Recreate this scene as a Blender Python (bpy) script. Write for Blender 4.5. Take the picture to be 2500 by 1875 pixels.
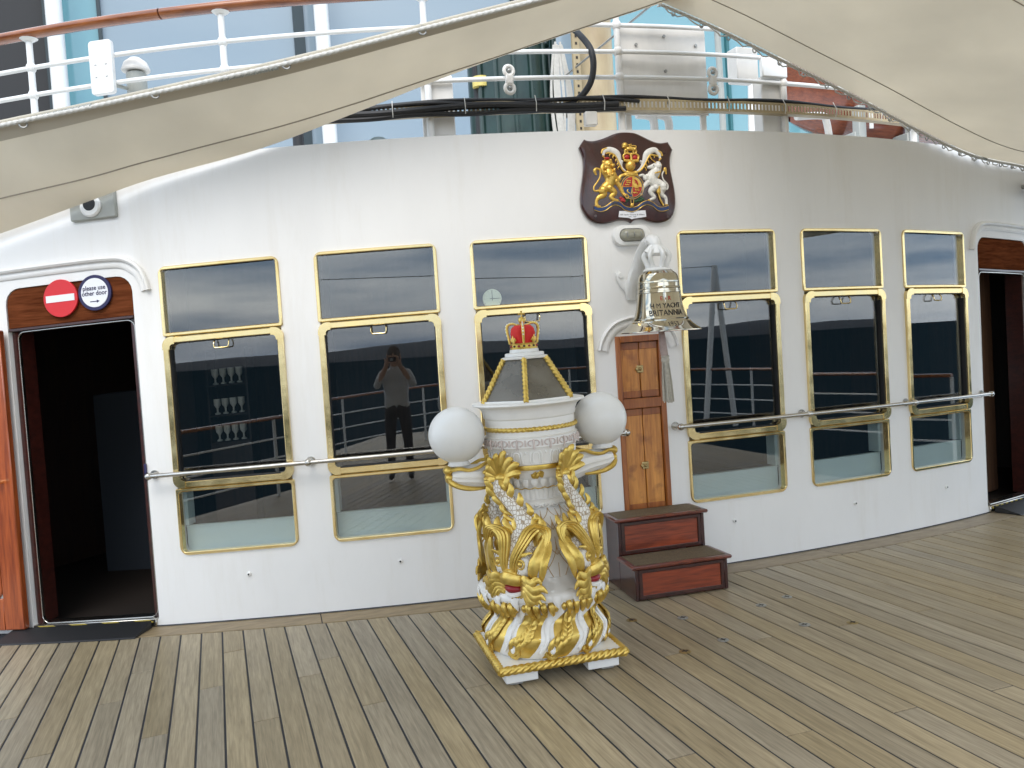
import bpy, bmesh, math, random
from mathutils import Vector, Matrix
random.seed(7)
sc = bpy.context.scene
for o in list(bpy.data.objects): bpy.data.objects.remove(o)
PI = math.pi; rad = math.radians
sin, cos, sqrt = math.sin, math.cos, math.sqrt

# ------------------------------------------------------------------ camera
YAW, PITCH, ROLL, FPX, CAMH = 0.32362, 0.04266, -0.06411, 2150.0, 1.55
fw = Vector((sin(YAW)*cos(PITCH), cos(YAW)*cos(PITCH), -sin(PITCH)))
r0 = Vector((cos(YAW), -sin(YAW), 0)); u0 = r0.cross(fw)
cr = cos(ROLL)*r0 + sin(ROLL)*u0; cu = -sin(ROLL)*r0 + cos(ROLL)*u0
cd = bpy.data.cameras.new('camera'); cam = bpy.data.objects.new('camera', cd)
sc.collection.objects.link(cam); sc.camera = cam
cam.matrix_world = Matrix(((cr.x, cu.x, -fw.x, 0), (cr.y, cu.y, -fw.y, 0), (cr.z, cu.z, -fw.z, CAMH), (0, 0, 0, 1)))
cd.sensor_width = 36; cd.lens = FPX/2500*36; cd.clip_start = .05; cd.clip_end = 6000

# ------------------------------------------------------------------ world, sun, exposure
SUN = Vector((.30, .62, -.72)).normalized()
wd = bpy.data.worlds.new('World'); sc.world = wd; wd.use_nodes = True
nt = wd.node_tree; N = nt.nodes; bgd = N['Background']
sky = N.new('ShaderNodeTexSky'); sky.sky_type = 'NISHITA'; sky.sun_disc = False
sky.sun_elevation = math.asin(-SUN.z); sky.sun_rotation = math.atan2(-SUN.x, -SUN.y); sky.dust_density = 2.0
tc = N.new('ShaderNodeTexCoord'); mp = N.new('ShaderNodeMapping'); mp.inputs['Scale'].default_value = (1.3, 1.3, 9)
nz = N.new('ShaderNodeTexNoise'); nz.inputs['Scale'].default_value = 2.2; nz.inputs['Detail'].default_value = 6
rp = N.new('ShaderNodeValToRGB'); rp.color_ramp.elements[0].position = .36; rp.color_ramp.elements[1].position = .66
rp.color_ramp.elements[0].color = (1.8, 2.9, 4.5, 1); rp.color_ramp.elements[1].color = (9.4, 9.8, 10.1, 1)
mx = N.new('ShaderNodeMix'); mx.data_type = 'RGBA'; mx.inputs[0].default_value = .85
nt.links.new(tc.outputs['Generated'], mp.inputs[0]); nt.links.new(mp.outputs[0], nz.inputs['Vector'])
nt.links.new(nz.outputs['Fac'], rp.inputs[0]); nt.links.new(sky.outputs[0], mx.inputs[6]); nt.links.new(rp.outputs[0], mx.inputs[7])
nt.links.new(mx.outputs[2], bgd.inputs[0]); bgd.inputs[1].default_value = .12
sl = bpy.data.lights.new('sun', 'SUN'); sl.energy = .8; sl.angle = rad(35); sl.color = (1, .95, .88)
so = bpy.data.objects.new('sun', sl); sc.collection.objects.link(so); so.location = (-6, -8, 14)
so.rotation_euler = SUN.to_track_quat('-Z', 'Y').to_euler()
vs = sc.view_settings; vs.view_transform = 'Standard'; vs.look = 'None'; vs.exposure = 1.32; vs.gamma = 1
try: vs.use_curve_mapping = False
except Exception: pass
sc.render.resolution_x = 1024; sc.render.resolution_y = 768
sc.cycles.max_bounces = 10; sc.cycles.transparent_max_bounces = 16

# ------------------------------------------------------------------ helpers: place
XC, YC, R, CAMBER = 3.32279, 14.26024, 9.15463, 0.0042
def W(s, z, off=0.0):
    """point on the bowed bulkhead: s along the wall, z up, off out towards the open deck"""
    t = s/R
    return Vector((XC+(R+off)*sin(t), YC-(R+off)*cos(t), z-CAMBER*s*s))
def dz(x): return -CAMBER*(x-XC)**2
def at(px, py, Y):
    """point at depth Y along a line of sight given in 2212-wide picture units"""
    k = 2500/2212; d = cr*((px*k-1250)/FPX)+cu*((937.5-py*k)/FPX)+fw
    return Vector((0, 0, CAMH))+d*(Y/d.y)
def atw(px, py, off):
    k = 2500/2212; d = cr*((px*k-1250)/FPX)+cu*((937.5-py*k)/FPX)+fw
    a = d.x**2+d.y**2; b = d.x*XC+d.y*YC; c = XC**2+YC**2-(R+off)**2
    t = (b-sqrt(max(0, b*b-a*c)))/a
    return Vector((0, 0, CAMH))+d*t

# ------------------------------------------------------------------ helpers: mesh
class MB:
    def __init__(s): s.v = []; s.f = []
    def add(s, vs_, fs):
        b = len(s.v); s.v += [Vector(p) for p in vs_]; s.f += [tuple(i+b for i in f) for f in fs]; return s
    def box(s, c, d, bev=0.0, M=None, fn=None):
        h = [x/2 for x in d]; b = min(bev, min(h)*.9); c = Vector(c)
        if b <= 0:
            vs_ = [Vector((x*h[0], y*h[1], z*h[2])) for x in (-1, 1) for y in (-1, 1) for z in (-1, 1)]
            fs = [(0, 1, 3, 2), (4, 6, 7, 5), (0, 4, 5, 1), (2, 3, 7, 6), (0, 2, 6, 4), (1, 5, 7, 3)]
        else:
            vs_ = []; ix = {}
            for x in (-1, 1):
                for y in (-1, 1):
                    for z in (-1, 1):
                        for a in range(3):
                            q = [x*h[0], y*h[1], z*h[2]]; sg = (x, y, z)
                            for k in range(3):
                                if k != a: q[k] -= sg[k]*b
                            ix[(x, y, z, a)] = len(vs_); vs_.append(Vector(q))
            fs = []
            for a in range(3):
                o1, o2 = [(1, 2), (2, 0), (0, 1)][a]
                for sg in (-1, 1):
                    lp = []
                    for (p, q) in ((-1, -1), (1, -1), (1, 1), (-1, 1)):
                        k = [0, 0, 0]; k[a] = sg; k[o1] = p; k[o2] = q; lp.append(ix[(*k, a)])
                    fs.append(tuple(lp if sg > 0 else lp[::-1]))
                for p in (-1, 1):
                    for q in (-1, 1):
                        k0 = [0, 0, 0]; k0[o1] = p; k0[o2] = q; k0[a] = -1; k1 = list(k0); k1[a] = 1
                        l = [ix[(*k0, o1)], ix[(*k1, o1)], ix[(*k1, o2)], ix[(*k0, o2)]]
                        fs.append(tuple(l if p*q < 0 else l[::-1]))
            for x in (-1, 1):
                for y in (-1, 1):
                    for z in (-1, 1):
                        l = [ix[(x, y, z, a)] for a in range(3)]
                        fs.append(tuple(l if x*y*z > 0 else l[::-1]))
        vs_ = [c+p for p in vs_] if M is None else [M @ (c+p) for p in vs_]
        if fn: vs_ = [fn(p) for p in vs_]
        return s.add(vs_, fs)
    def tube(s, pts, r, n=8, rb=None, nrm=None, cap=True, closed=False, mod=None):
        """sweep: r (and rb for a flat section) per point; nrm = reference normals; mod(i, angle) scales"""
        P = [Vector(p) for p in pts]; m = len(P)
        r = list(r) if hasattr(r, '__len__') else [r]*m
        rb = r if rb is None else (list(rb) if hasattr(rb, '__len__') else [rb]*m)
        T = []
        for i in range(m):
            a = P[(i-1) % m] if (closed or i > 0) else P[i]; b = P[(i+1) % m] if (closed or i < m-1) else P[i]
            t = b-a; T.append(t.normalized() if t.length > 1e-9 else Vector((0, 0, 1)))
        if nrm is None:
            up = Vector((0, 0, 1)) if abs(T[0].z) < .9 else Vector((0, 1, 0))
            nn = [up]
            for i in range(1, m): nn.append(nn[-1]-T[i]*nn[-1].dot(T[i]))
        else: nn = [Vector(q) for q in nrm] if isinstance(nrm, list) else [Vector(nrm)]*m
        base = len(s.v)
        for i in range(m):
            nv = nn[i]-T[i]*nn[i].dot(T[i])
            if nv.length < 1e-6: nv = T[i].orthogonal()
            nv.normalize(); bv = T[i].cross(nv)
            for k in range(n):
                a = 2*PI*k/n; q = 1 if mod is None else mod(i, a)
                s.v.append(P[i]+bv*(r[i]*q*cos(a))+nv*(rb[i]*q*sin(a)))
        mm = m if closed else m-1
        for i in range(mm):
            for k in range(n):
                a = base+i*n; b = base+((i+1) % m)*n
                s.f.append((a+k, a+(k+1) % n, b+(k+1) % n, b+k))
        if cap and not closed:
            s.f.append(tuple(base+k for k in range(n))[::-1]); s.f.append(tuple(base+(m-1)*n+k for k in range(n)))
        return s
    def rope(s, pts, r, pitch=.1, lobes=3, n=18, amp=.16, step=None, closed=False):
        P = resample(pts, step or pitch/lobes/7, closed)
        acc = [0.0]
        for i in range(1, len(P)): acc.append(acc[-1]+(P[i]-P[i-1]).length)
        return s.tube(P, r, n, closed=closed, mod=lambda i, a: 1-amp+amp*2*abs(cos(lobes*.5*(a-2*PI*acc[i]/pitch))))
    def lathe(s, prof, n=48, c=(0, 0, 0), mod=None, a0=0.0, arc=None):
        c = Vector(c); b = len(s.v); m = len(prof); full = arc is None; nn = n if full else n+1
        for i, (r, z) in enumerate(prof):
            for k in range(nn):
                a = a0+(2*PI if full else arc)*k/n; q = r if mod is None else mod(r, z, a)
                s.v.append(c+Vector((q*cos(a), q*sin(a), z)))
        for i in range(m-1):
            for k in range(n):
                k2 = (k+1) % nn if full else k+1
                s.f.append((b+i*nn+k, b+i*nn+k2, b+(i+1)*nn+k2, b+(i+1)*nn+k))
        if full:
            if prof[0][0] > 1e-4: s.f.append(tuple(b+k for k in range(n))[::-1])
            if prof[-1][0] > 1e-4: s.f.append(tuple(b+(m-1)*n+k for k in range(n)))
        return s
    def ball(s, c, r, nu=12, nv=8, M=None):
        r = (r, r, r) if not hasattr(r, '__len__') else r
        c = Vector(c); vs_ = []
        for j in range(1, nv):
            t = PI*j/nv
            for i in range(nu):
                a = 2*PI*i/nu; p = Vector((r[0]*sin(t)*cos(a), r[1]*sin(t)*sin(a), r[2]*cos(t)))
                vs_.append(c+(M @ p if M else p))
        tp = Vector((0, 0, r[2])); vs_ += [c+(M @ tp if M else tp), c-(M @ tp if M else tp)]
        fs = []
        for j in range(nv-2):
            for i in range(nu):
                i2 = (i+1) % nu; fs.append((j*nu+i, (j+1)*nu+i, (j+1)*nu+i2, j*nu+i2))
        a = len(vs_)-2
        for i in range(nu):
            i2 = (i+1) % nu; fs.append((a, i, i2)); fs.append((a+1, (nv-2)*nu+i2, (nv-2)*nu+i))
        return s.add(vs_, fs)
    def prism(s, poly, d0, d1, fn, bev=0.0):
        """outline poly [(u, v)] from depth d0 to d1, fn(u, v, d) -> point"""
        n = len(poly); vs_ = []; fs = []
        if bev:
            cx = sum(p[0] for p in poly)/n; cy = sum(p[1] for p in poly)/n
            ins = inset(poly, bev); rings = [(poly, d0), (poly, d1-(d1-d0)/abs(d1-d0)*bev), (ins, d1)]
        else: rings = [(poly, d0), (poly, d1)]
        for pl, d in rings: vs_ += [fn(u, v, d) for u, v in pl]
        for k in range(len(rings)-1):
            for i in range(n):
                j = (i+1) % n; fs.append((k*n+i, k*n+j, (k+1)*n+j, (k+1)*n+i))
        fs.append(tuple(range(n))[::-1]); fs.append(tuple(range((len(rings)-1)*n, len(rings)*n)))
        return s.add(vs_, fs)
    def grid(s, rows):
        nr = len(rows); nc = len(rows[0]); vs_ = [p for r_ in rows for p in r_]
        return s.add(vs_, [(i*nc+j, i*nc+j+1, (i+1)*nc+j+1, (i+1)*nc+j) for i in range(nr-1) for j in range(nc-1)])
    def loops(s, ls, closed=True, capa=False, capb=False):
        n = len(ls[0]); vs_ = [p for l in ls for p in l]; fs = []
        for k in range(len(ls)-1):
            for i in range(n if closed else n-1):
                j = (i+1) % n; fs.append((k*n+i, k*n+j, (k+1)*n+j, (k+1)*n+i))
        if capa: fs.append(tuple(range(n))[::-1])
        if capb: fs.append(tuple(range((len(ls)-1)*n, len(ls)*n)))
        return s.add(vs_, fs)
    def xf(s, fn): s.v = [Vector(fn(p)) for p in s.v]; return s

def inset(poly, d):
    n = len(poly); out = []
    A = sum(poly[i][0]*poly[(i+1) % n][1]-poly[(i+1) % n][0]*poly[i][1] for i in range(n)); sg = 1 if A > 0 else -1
    for i in range(n):
        a, b, c = (Vector(poly[(i-1) % n]), Vector(poly[i]), Vector(poly[(i+1) % n]))
        e1 = (b-a).normalized(); e2 = (c-b).normalized()
        n1 = Vector((-e1.y, e1.x))*sg; n2 = Vector((-e2.y, e2.x))*sg; m = n1+n2
        m = m.normalized()/max(.5, sqrt(max(.01, (1+n1.dot(n2))/2))) if m.length > 1e-6 else n1
        q = b+m*d; out.append((q.x, q.y))
    return out
def resample(pts, step, closed=False):
    P = [Vector(p) for p in pts]
    if closed: P = P+[P[0]]
    out = []; acc = 0.0
    tot = sum((P[i+1]-P[i]).length for i in range(len(P)-1)); n = max(2, int(round(tot/step))); ds = tot/n
    i = 0; l0 = 0.0
    for k in range(n+1):
        t = k*ds
        while i < len(P)-2 and l0+(P[i+1]-P[i]).length < t: l0 += (P[i+1]-P[i]).length; i += 1
        L = (P[i+1]-P[i]).length; out.append(P[i].lerp(P[i+1], min(1, (t-l0)/L if L else 0)))
    return out[:-1] if closed else out
def smooth(pts, n=6):
    """Catmull-Rom through control tuples of any length"""
    P = [tuple(p) for p in pts]; m = len(P); out = []
    for i in range(m-1):
        p0 = P[max(0, i-1)]; p1 = P[i]; p2 = P[i+1]; p3 = P[min(m-1, i+2)]
        for k in range(n):
            t = k/n; out.append(tuple(.5*((2*b)+(-a+c)*t+(2*a-5*b+4*c-d)*t*t+(-a+3*b-3*c+d)*t**3) for a, b, c, d in zip(p0, p1, p2, p3)))
    out.append(P[-1]); return out
def rrect(u0, u1, v0, v1, r, nc=5, ne=8):
    """rounded rectangle, counter-clockwise; r = radius or (bl, br, tr, tl); same count always"""
    r = (r,)*4 if not hasattr(r, '__len__') else r; out = []
    cs = [(u0+r[0], v0+r[0], PI, r[0]), (u1-r[1], v0+r[1], 1.5*PI, r[1]), (u1-r[2], v1-r[2], 0, r[2]), (u0+r[3], v1-r[3], .5*PI, r[3])]
    for i, (cx, cy, a, q) in enumerate(cs):
        arc = [(cx+q*cos(a+.5*PI*k/nc), cy+q*sin(a+.5*PI*k/nc)) for k in range(nc+1)]
        out += arc; c2 = cs[(i+1) % 4]; nx = (c2[0]+c2[3]*cos(c2[2]), c2[1]+c2[3]*sin(c2[2])); e = arc[-1]
        out += [(e[0]+(nx[0]-e[0])*k/ne, e[1]+(nx[1]-e[1])*k/ne) for k in range(1, ne)]
    return out

ROOT = {}
def obj(name, mb, mat, parent=None, ang=38, label=None, kind=None, local=False):
    base = Vector((0, 0, 0))
    if parent is not None and not local: base = ROOT.get(parent.name, Vector((0, 0, 0)))
    me = bpy.data.meshes.new(name)
    me.from_pydata([tuple(p-base) for p in mb.v], [], mb.f); me.update()
    bm = bmesh.new(); bm.from_mesh(me); bmesh.ops.recalc_face_normals(bm, faces=bm.faces); bm.to_mesh(me); bm.free()
    if ang:
        me.polygons.foreach_set('use_smooth', [True]*len(me.polygons)); me.set_sharp_from_angle(angle=rad(ang))
    me.materials.append(mat)
    o = bpy.data.objects.new(name, me); sc.collection.objects.link(o)
    if parent is not None: o.parent = parent; ROOT[o.name] = base
    if label: o['label'] = label
    if kind: o['kind'] = kind
    return o
def thing(name, label, cat, base=(0, 0, 0), group=None, rot=None):
    o = bpy.data.objects.new(name, None); sc.collection.objects.link(o); o.empty_display_size = .1
    o.location = base; ROOT[o.name] = Vector(base); o['label'] = label; o['category'] = cat
    if group: o['group'] = group
    if rot: o.rotation_euler = rot
    return o
def tag(o, label, cat, group=None):
    o['label'] = label; o['category'] = cat
    if group: o['group'] = group
    return o
def solo(name, mb, mat, label, cat, group=None, ang=38, base=None):
    """a thing that is one mesh, its origin at its own base"""
    if base is None:
        xs = [p.x for p in mb.v]; ys = [p.y for p in mb.v]; zs = [p.z for p in mb.v]
        base = Vector(((min(xs)+max(xs))/2, (min(ys)+max(ys))/2, min(zs)))
    mb.v = [p-Vector(base) for p in mb.v]
    o = obj(name, mb, mat, None, ang); o.location = base; ROOT[o.name] = Vector(base)
    return tag(o, label, cat, group)
def text2d(txt, size):
    cu_ = bpy.data.curves.new('t', 'FONT'); cu_.body = txt; cu_.size = size; cu_.align_x = 'CENTER'; cu_.resolution_u = 3
    o = bpy.data.objects.new('t', cu_); sc.collection.objects.link(o)
    bpy.context.view_layer.update()
    me = o.evaluated_get(bpy.context.evaluated_depsgraph_get()).to_mesh()
    vs_ = [(v.co.x, v.co.y) for v in me.vertices]; fs = [tuple(p.vertices) for p in me.polygons]
    o.to_mesh_clear(); bpy.data.objects.remove(o); bpy.data.curves.remove(cu_)
    return vs_, fs
def put_text(mb, txt, size, fn, bold=0.0):
    vs_, fs = text2d(txt, size)
    mb.add([fn(u, v) for u, v in vs_], fs)
    if bold:
        for du, dv in ((bold, 0), (-bold, 0), (0, bold), (0, -bold)): mb.add([fn(u+du, v+dv, .0003*(1 if du > 0 else 2 if du < 0 else 3 if dv > 0 else 4)) for u, v in vs_], fs)
    return mb

# ------------------------------------------------------------------ helpers: materials
def newmat(name):
    m = bpy.data.materials.new(name); m.use_nodes = True
    return m, m.node_tree, m.node_tree.nodes['Principled BSDF']
def mat(name, col, rough=.5, metal=0.0, var=0.0, vscale=6.0, bump=0.0, bscale=40.0, coat=0.0, spec=None, stretch=(1, 1, 1), col2=None, bdist=.002, rvar=0.0):
    m, t, b = newmat(name); nd = t.nodes
    b.inputs['Base Color'].default_value = (*col, 1); b.inputs['Roughness'].default_value = rough; b.inputs['Metallic'].default_value = metal
    if coat: b.inputs['Coat Weight'].default_value = coat; b.inputs['Coat Roughness'].default_value = .08
    if spec is not None: b.inputs['Specular IOR Level'].default_value = spec
    if var or bump or col2 or rvar:
        c = nd.new('ShaderNodeTexCoord'); p = nd.new('ShaderNodeMapping'); p.inputs['Scale'].default_value = stretch
        t.links.new(c.outputs['Object'], p.inputs[0])
    if var or col2 or rvar:
        n = nd.new('ShaderNodeTexNoise'); n.inputs['Scale'].default_value = vscale; n.inputs['Detail'].default_value = 7; n.inputs['Roughness'].default_value = .6
        t.links.new(p.outputs[0], n.inputs['Vector'])
        if var or col2:
            rm = nd.new('ShaderNodeValToRGB'); rm.color_ramp.elements[0].position = .32; rm.color_ramp.elements[1].position = .68
            c2 = col2 if col2 else tuple(max(0, x*(1-var)) for x in col)
            rm.color_ramp.elements[0].color = (*c2, 1); rm.color_ramp.elements[1].color = (*col, 1)
            t.links.new(n.outputs['Fac'], rm.inputs[0]); t.links.new(rm.outputs[0], b.inputs['Base Color'])
        if rvar:
            mr = nd.new('ShaderNodeMapRange'); mr.inputs[3].default_value = max(.02, rough-rvar); mr.inputs[4].default_value = rough+rvar
            mr.inputs[1].default_value = .3; mr.inputs[2].default_value = .7
            t.links.new(n.outputs['Fac'], mr.inputs[0]); t.links.new(mr.outputs[0], b.inputs['Roughness'])
    if bump:
        n2 = nd.new('ShaderNodeTexNoise'); n2.inputs['Scale'].default_value = bscale; n2.inputs['Detail'].default_value = 5
        t.links.new(p.outputs[0], n2.inputs['Vector'])
        bp = nd.new('ShaderNodeBump'); bp.inputs['Strength'].default_value = bump; bp.inputs['Distance'].default_value = bdist
        t.links.new(n2.outputs['Fac'], bp.inputs['Height']); t.links.new(bp.outputs[0], b.inputs['Normal'])
    return m
def wood(name, ca, cb, rough=.3, scale=(30, 30, 2), coat=.0, wear=None, objrand=False, fine=3.0, spec=None):
    """grain runs along the axis with the smallest scale"""
    m, t, b = newmat(name); nd = t.nodes; L = t.links
    c = nd.new('ShaderNodeTexCoord'); p = nd.new('ShaderNodeMapping'); p.inputs['Scale'].default_value = scale
    L.new(c.outputs['Object'], p.inputs[0])
    if objrand:
        oi = nd.new('ShaderNodeObjectInfo'); mu = nd.new('ShaderNodeMath'); mu.operation = 'MULTIPLY'; mu.inputs[1].default_value = 37
        cb_ = nd.new('ShaderNodeCombineXYZ'); L.new(oi.outputs['Random'], mu.inputs[0])
        for k in range(3): L.new(mu.outputs[0], cb_.inputs[k])
        L.new(cb_.outputs[0], p.inputs['Location'])
    n = nd.new('ShaderNodeTexNoise'); n.inputs['Scale'].default_value = 1; n.inputs['Detail'].default_value = 8; n.inputs['Distortion'].default_value = .6
    n2 = nd.new('ShaderNodeTexNoise'); n2.inputs['Scale'].default_value = fine; n2.inputs['Detail'].default_value = 4
    L.new(p.outputs[0], n.inputs['Vector']); L.new(p.outputs[0], n2.inputs['Vector'])
    mxn = nd.new('ShaderNodeMix'); mxn.inputs[0].default_value = .4; L.new(n.outputs['Fac'], mxn.inputs[2]); L.new(n2.outputs['Fac'], mxn.inputs[3])
    rm = nd.new('ShaderNodeValToRGB'); rm.color_ramp.elements[0].position = .34; rm.color_ramp.elements[1].position = .66
    rm.color_ramp.elements[0].color = (*ca, 1); rm.color_ramp.elements[1].color = (*cb, 1)
    L.new(mxn.outputs[0], rm.inputs[0]); last = rm.outputs[0]
    if objrand:
        h = nd.new('ShaderNodeHueSaturation'); mr = nd.new('ShaderNodeMapRange'); mr.inputs[3].default_value = .86; mr.inputs[4].default_value = 1.10
        L.new(oi.outputs['Random'], mr.inputs[0]); L.new(mr.outputs[0], h.inputs['Value'])
        ms = nd.new('ShaderNodeMath'); ms.operation = 'FRACT'; L.new(mu.outputs[0], ms.inputs[0])
        mr2 = nd.new('ShaderNodeMapRange'); mr2.inputs[3].default_value = .82; mr2.inputs[4].default_value = 1.12
        L.new(ms.outputs[0], mr2.inputs[0]); L.new(mr2.outputs[0], h.inputs['Saturation'])
        L.new(last, h.inputs['Color']); last = h.outputs[0]
    if wear:
        n3 = nd.new('ShaderNodeTexNoise'); n3.inputs['Scale'].default_value = wear[1]; n3.inputs['Detail'].default_value = 5
        L.new(c.outputs['Object'], n3.inputs['Vector'])
        r3 = nd.new('ShaderNodeValToRGB'); r3.color_ramp.elements[0].position = .52; r3.color_ramp.elements[1].position = .72
        L.new(n3.outputs['Fac'], r3.inputs[0])
        m3 = nd.new('ShaderNodeMix'); m3.data_type = 'RGBA'; L.new(r3.outputs[0], m3.inputs[0]); L.new(last, m3.inputs[6]); m3.inputs[7].default_value = (*wear[0], 1)
        last = m3.outputs[2]
    L.new(last, b.inputs['Base Color']); b.inputs['Roughness'].default_value = rough
    if spec is not None: b.inputs['Specular IOR Level'].default_value = spec
    if coat: b.inputs['Coat Weight'].default_value = coat; b.inputs['Coat Roughness'].default_value = .12
    bp = nd.new('ShaderNodeBump'); bp.inputs['Strength'].default_value = .25; bp.inputs['Distance'].default_value = .001
    L.new(mxn.outputs[0], bp.inputs['Height']); L.new(bp.outputs[0], b.inputs['Normal'])
    return m
def glassmat(name, tint, f0=.045, rough=0.0, edge=1.0):
    m, t, b = newmat(name); nd = t.nodes; L = t.links; nd.remove(b); out = nd['Material Output']
    tr = nd.new('ShaderNodeBsdfTransparent'); tr.inputs[0].default_value = (*tint, 1)
    gl = nd.new('ShaderNodeBsdfGlossy'); gl.inputs['Roughness'].default_value = rough; gl.inputs['Color'].default_value = (1, 1, 1, 1)
    lw = nd.new('ShaderNodeLayerWeight'); lw.inputs[0].default_value = .5
    pw = nd.new('ShaderNodeMath'); pw.operation = 'POWER'; pw.inputs[1].default_value = 4
    mr = nd.new('ShaderNodeMapRange'); mr.inputs[3].default_value = f0; mr.inputs[4].default_value = edge
    mxs = nd.new('ShaderNodeMixShader')
    L.new(lw.outputs['Facing'], pw.inputs[0]); L.new(pw.outputs[0], mr.inputs[0]); L.new(mr.outputs[0], mxs.inputs[0])
    L.new(tr.outputs[0], mxs.inputs[1]); L.new(gl.outputs[0], mxs.inputs[2]); L.new(mxs.outputs[0], out.inputs[0])
    return m

M = {}
M['wall'] = mat('wall_paint', (.82, .81, .79), .40, var=.05, vscale=2.4, bump=.25, bscale=2.2, bdist=.010, stretch=(1, 1, .45), rvar=.06)
def weather(m, col, scale, stretch, lo, hi, amt):
    t = m.node_tree; nd = t.nodes; b = nd['Principled BSDF']; src = b.inputs['Base Color'].links[0].from_socket
    c = nd.new('ShaderNodeTexCoord'); p = nd.new('ShaderNodeMapping'); p.inputs['Scale'].default_value = stretch; n = nd.new('ShaderNodeTexNoise'); n.inputs['Scale'].default_value = scale; n.inputs['Detail'].default_value = 8; n.inputs['Roughness'].default_value = .7
    r = nd.new('ShaderNodeMapRange'); r.inputs[1].default_value = lo; r.inputs[2].default_value = hi; r.inputs[4].default_value = amt; mx_ = nd.new('ShaderNodeMix'); mx_.data_type = 'RGBA'
    t.links.new(c.outputs['Object'], p.inputs[0]); t.links.new(p.outputs[0], n.inputs['Vector']); t.links.new(n.outputs['Fac'], r.inputs[0]); t.links.new(r.outputs[0], mx_.inputs[0]); t.links.new(src, mx_.inputs[6]); mx_.inputs[7].default_value = (*col, 1); t.links.new(mx_.outputs[2], b.inputs['Base Color'])
weather(M['wall'], (.60, .55, .46), 5, (1, 1, .12), .52, .75, .28)
weather(M['wall'], (.40, .24, .12), 11, (1, 1, .5), .74, .82, .6)
M['white'] = mat('white_gloss', (.80, .795, .77), .3, var=.05, vscale=9)
M['carved'] = mat('carved_white', (.85, .835, .80), .36, var=.05, vscale=14, bump=.15, bscale=60)
M['dirtywhite'] = mat('weathered_white', (.80, .77, .72), .5, var=.16, vscale=5, stretch=(1, 1, .5))
M['cream'] = mat('cream_paint', (.48, .39, .23), .5, col2=(.30, .22, .12), vscale=4, stretch=(1, 1, .3))
M['gold'] = mat('gold_leaf', (.80, .58, .16), .34, .80, col2=(.52, .35, .07), vscale=16, bump=.3, bscale=55, rvar=.08)
M['brass'] = mat('polished_brass', (.93, .77, .43), .20, 1.0, col2=(.78, .59, .26), vscale=7, bump=.06, bscale=12, bdist=.003, rvar=.07)
M['oldbrass'] = mat('dull_brass', (.55, .42, .2), .4, 1.0, var=.4, vscale=20)
M['steel'] = mat('stainless', (.56, .54, .50), .24, 1.0, var=.15, vscale=14)
M['silver'] = mat('bell_metal', (.52, .48, .385), .07, 1.0, var=.06, vscale=5, bump=.03, bscale=9)
M['mahog'] = wood('mahogany', (.055, .010, .005), (.19, .036, .014), .28, (14, 14, 40), .5)
M['mahog_x'] = wood('mahogany_panel', (.10, .015, .005), (.36, .06, .017), .25, (3, 3, 34), .6)
M['mahog_dark'] = wood('mahogany_dark', (.020, .005, .004), (.06, .014, .010), .28, (14, 14, 30), .5)
M['plaque'] = wood('plaque_wood', (.022, .004, .003), (.055, .011, .007), .26, (22, 22, 6), .6)
M['teak'] = wood('varnished_teak', (.38, .125, .020), (.70, .31, .065), .36, (26, 26, 2.4), .35, wear=((.20, .055, .015), 7))
M['teak_frame'] = wood('varnished_teak_frame', (.20, .052, .012), (.42, .14, .03), .33, (26, 26, 2.6), .35)
M['doorwood'] = wood('door_wood', (.17, .030, .008), (.42, .095, .022), .3, (24, 24, 2.2), .5)
M['lintel'] = wood('lintel_wood', (.060, .016, .007), (.17, .052, .02), .5, (3, 3, 36), 0, spec=0)
M['handrail'] = wood('handrail_wood', (.14, .035, .012), (.36, .12, .035), .25, (3, 3, 26), .6)
M['deck'] = wood('weathered_teak', (.225, .180, .112), (.410, .335, .218), .46, (70, 3.0, 70), 0, objrand=True, spec=.45)
M['margin'] = wood('margin_teak', (.19, .14, .08), (.32, .245, .145), .5, (6, 20, 30), 0, objrand=True)
M['caulk'] = mat('deck_caulking', (.018, .021, .028), .6)
M['canvas'] = None
M['black'] = mat('black_rubber', (.012, .012, .013), .55, bump=.3, bscale=90)
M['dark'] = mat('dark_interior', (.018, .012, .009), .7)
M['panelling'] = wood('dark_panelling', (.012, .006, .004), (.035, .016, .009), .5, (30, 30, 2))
M['bluepaint'] = mat('pale_blue_paint', (.72, .84, .84), .45, var=.06, vscale=4)
M['glass'] = glassmat('window_glass', (.84, .86, .86), .075)
M['red'] = mat('red_enamel', (.62, .02, .025), .35)
M['redvelvet'] = mat('red_velvet', (.62, .018, .014), .7)
M['darkred'] = mat('mouth_red', (.28, .012, .02), .4)
M['navy'] = mat('navy_print', (.018, .016, .075), .45)
M['signwhite'] = mat('sign_white', (.78, .79, .82), .4)
M['ink'] = mat('black_ink', (.015, .013, .012), .5)
M['redink'] = mat('red_ink', (.45, .06, .03), .5)
M['grey'] = mat('grey_fitting', (.36, .37, .34), .5, var=.15)
M['rope'] = mat('white_rope', (.62, .60, .55), .8, var=.15, vscale=40)
M['tassel'] = mat('tassel_cord', (.55, .52, .44), .85, var=.25, vscale=60)
M['lead'] = mat('dull_lead', (.42, .42, .40), .45, .6, var=.3, vscale=30)
M['pinkish'] = mat('frieze_paint', (.70, .60, .56), .4, var=.25, vscale=30)
M['outline'] = mat('gilt_outline', (.50, .34, .16), .45, .5)

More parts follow.
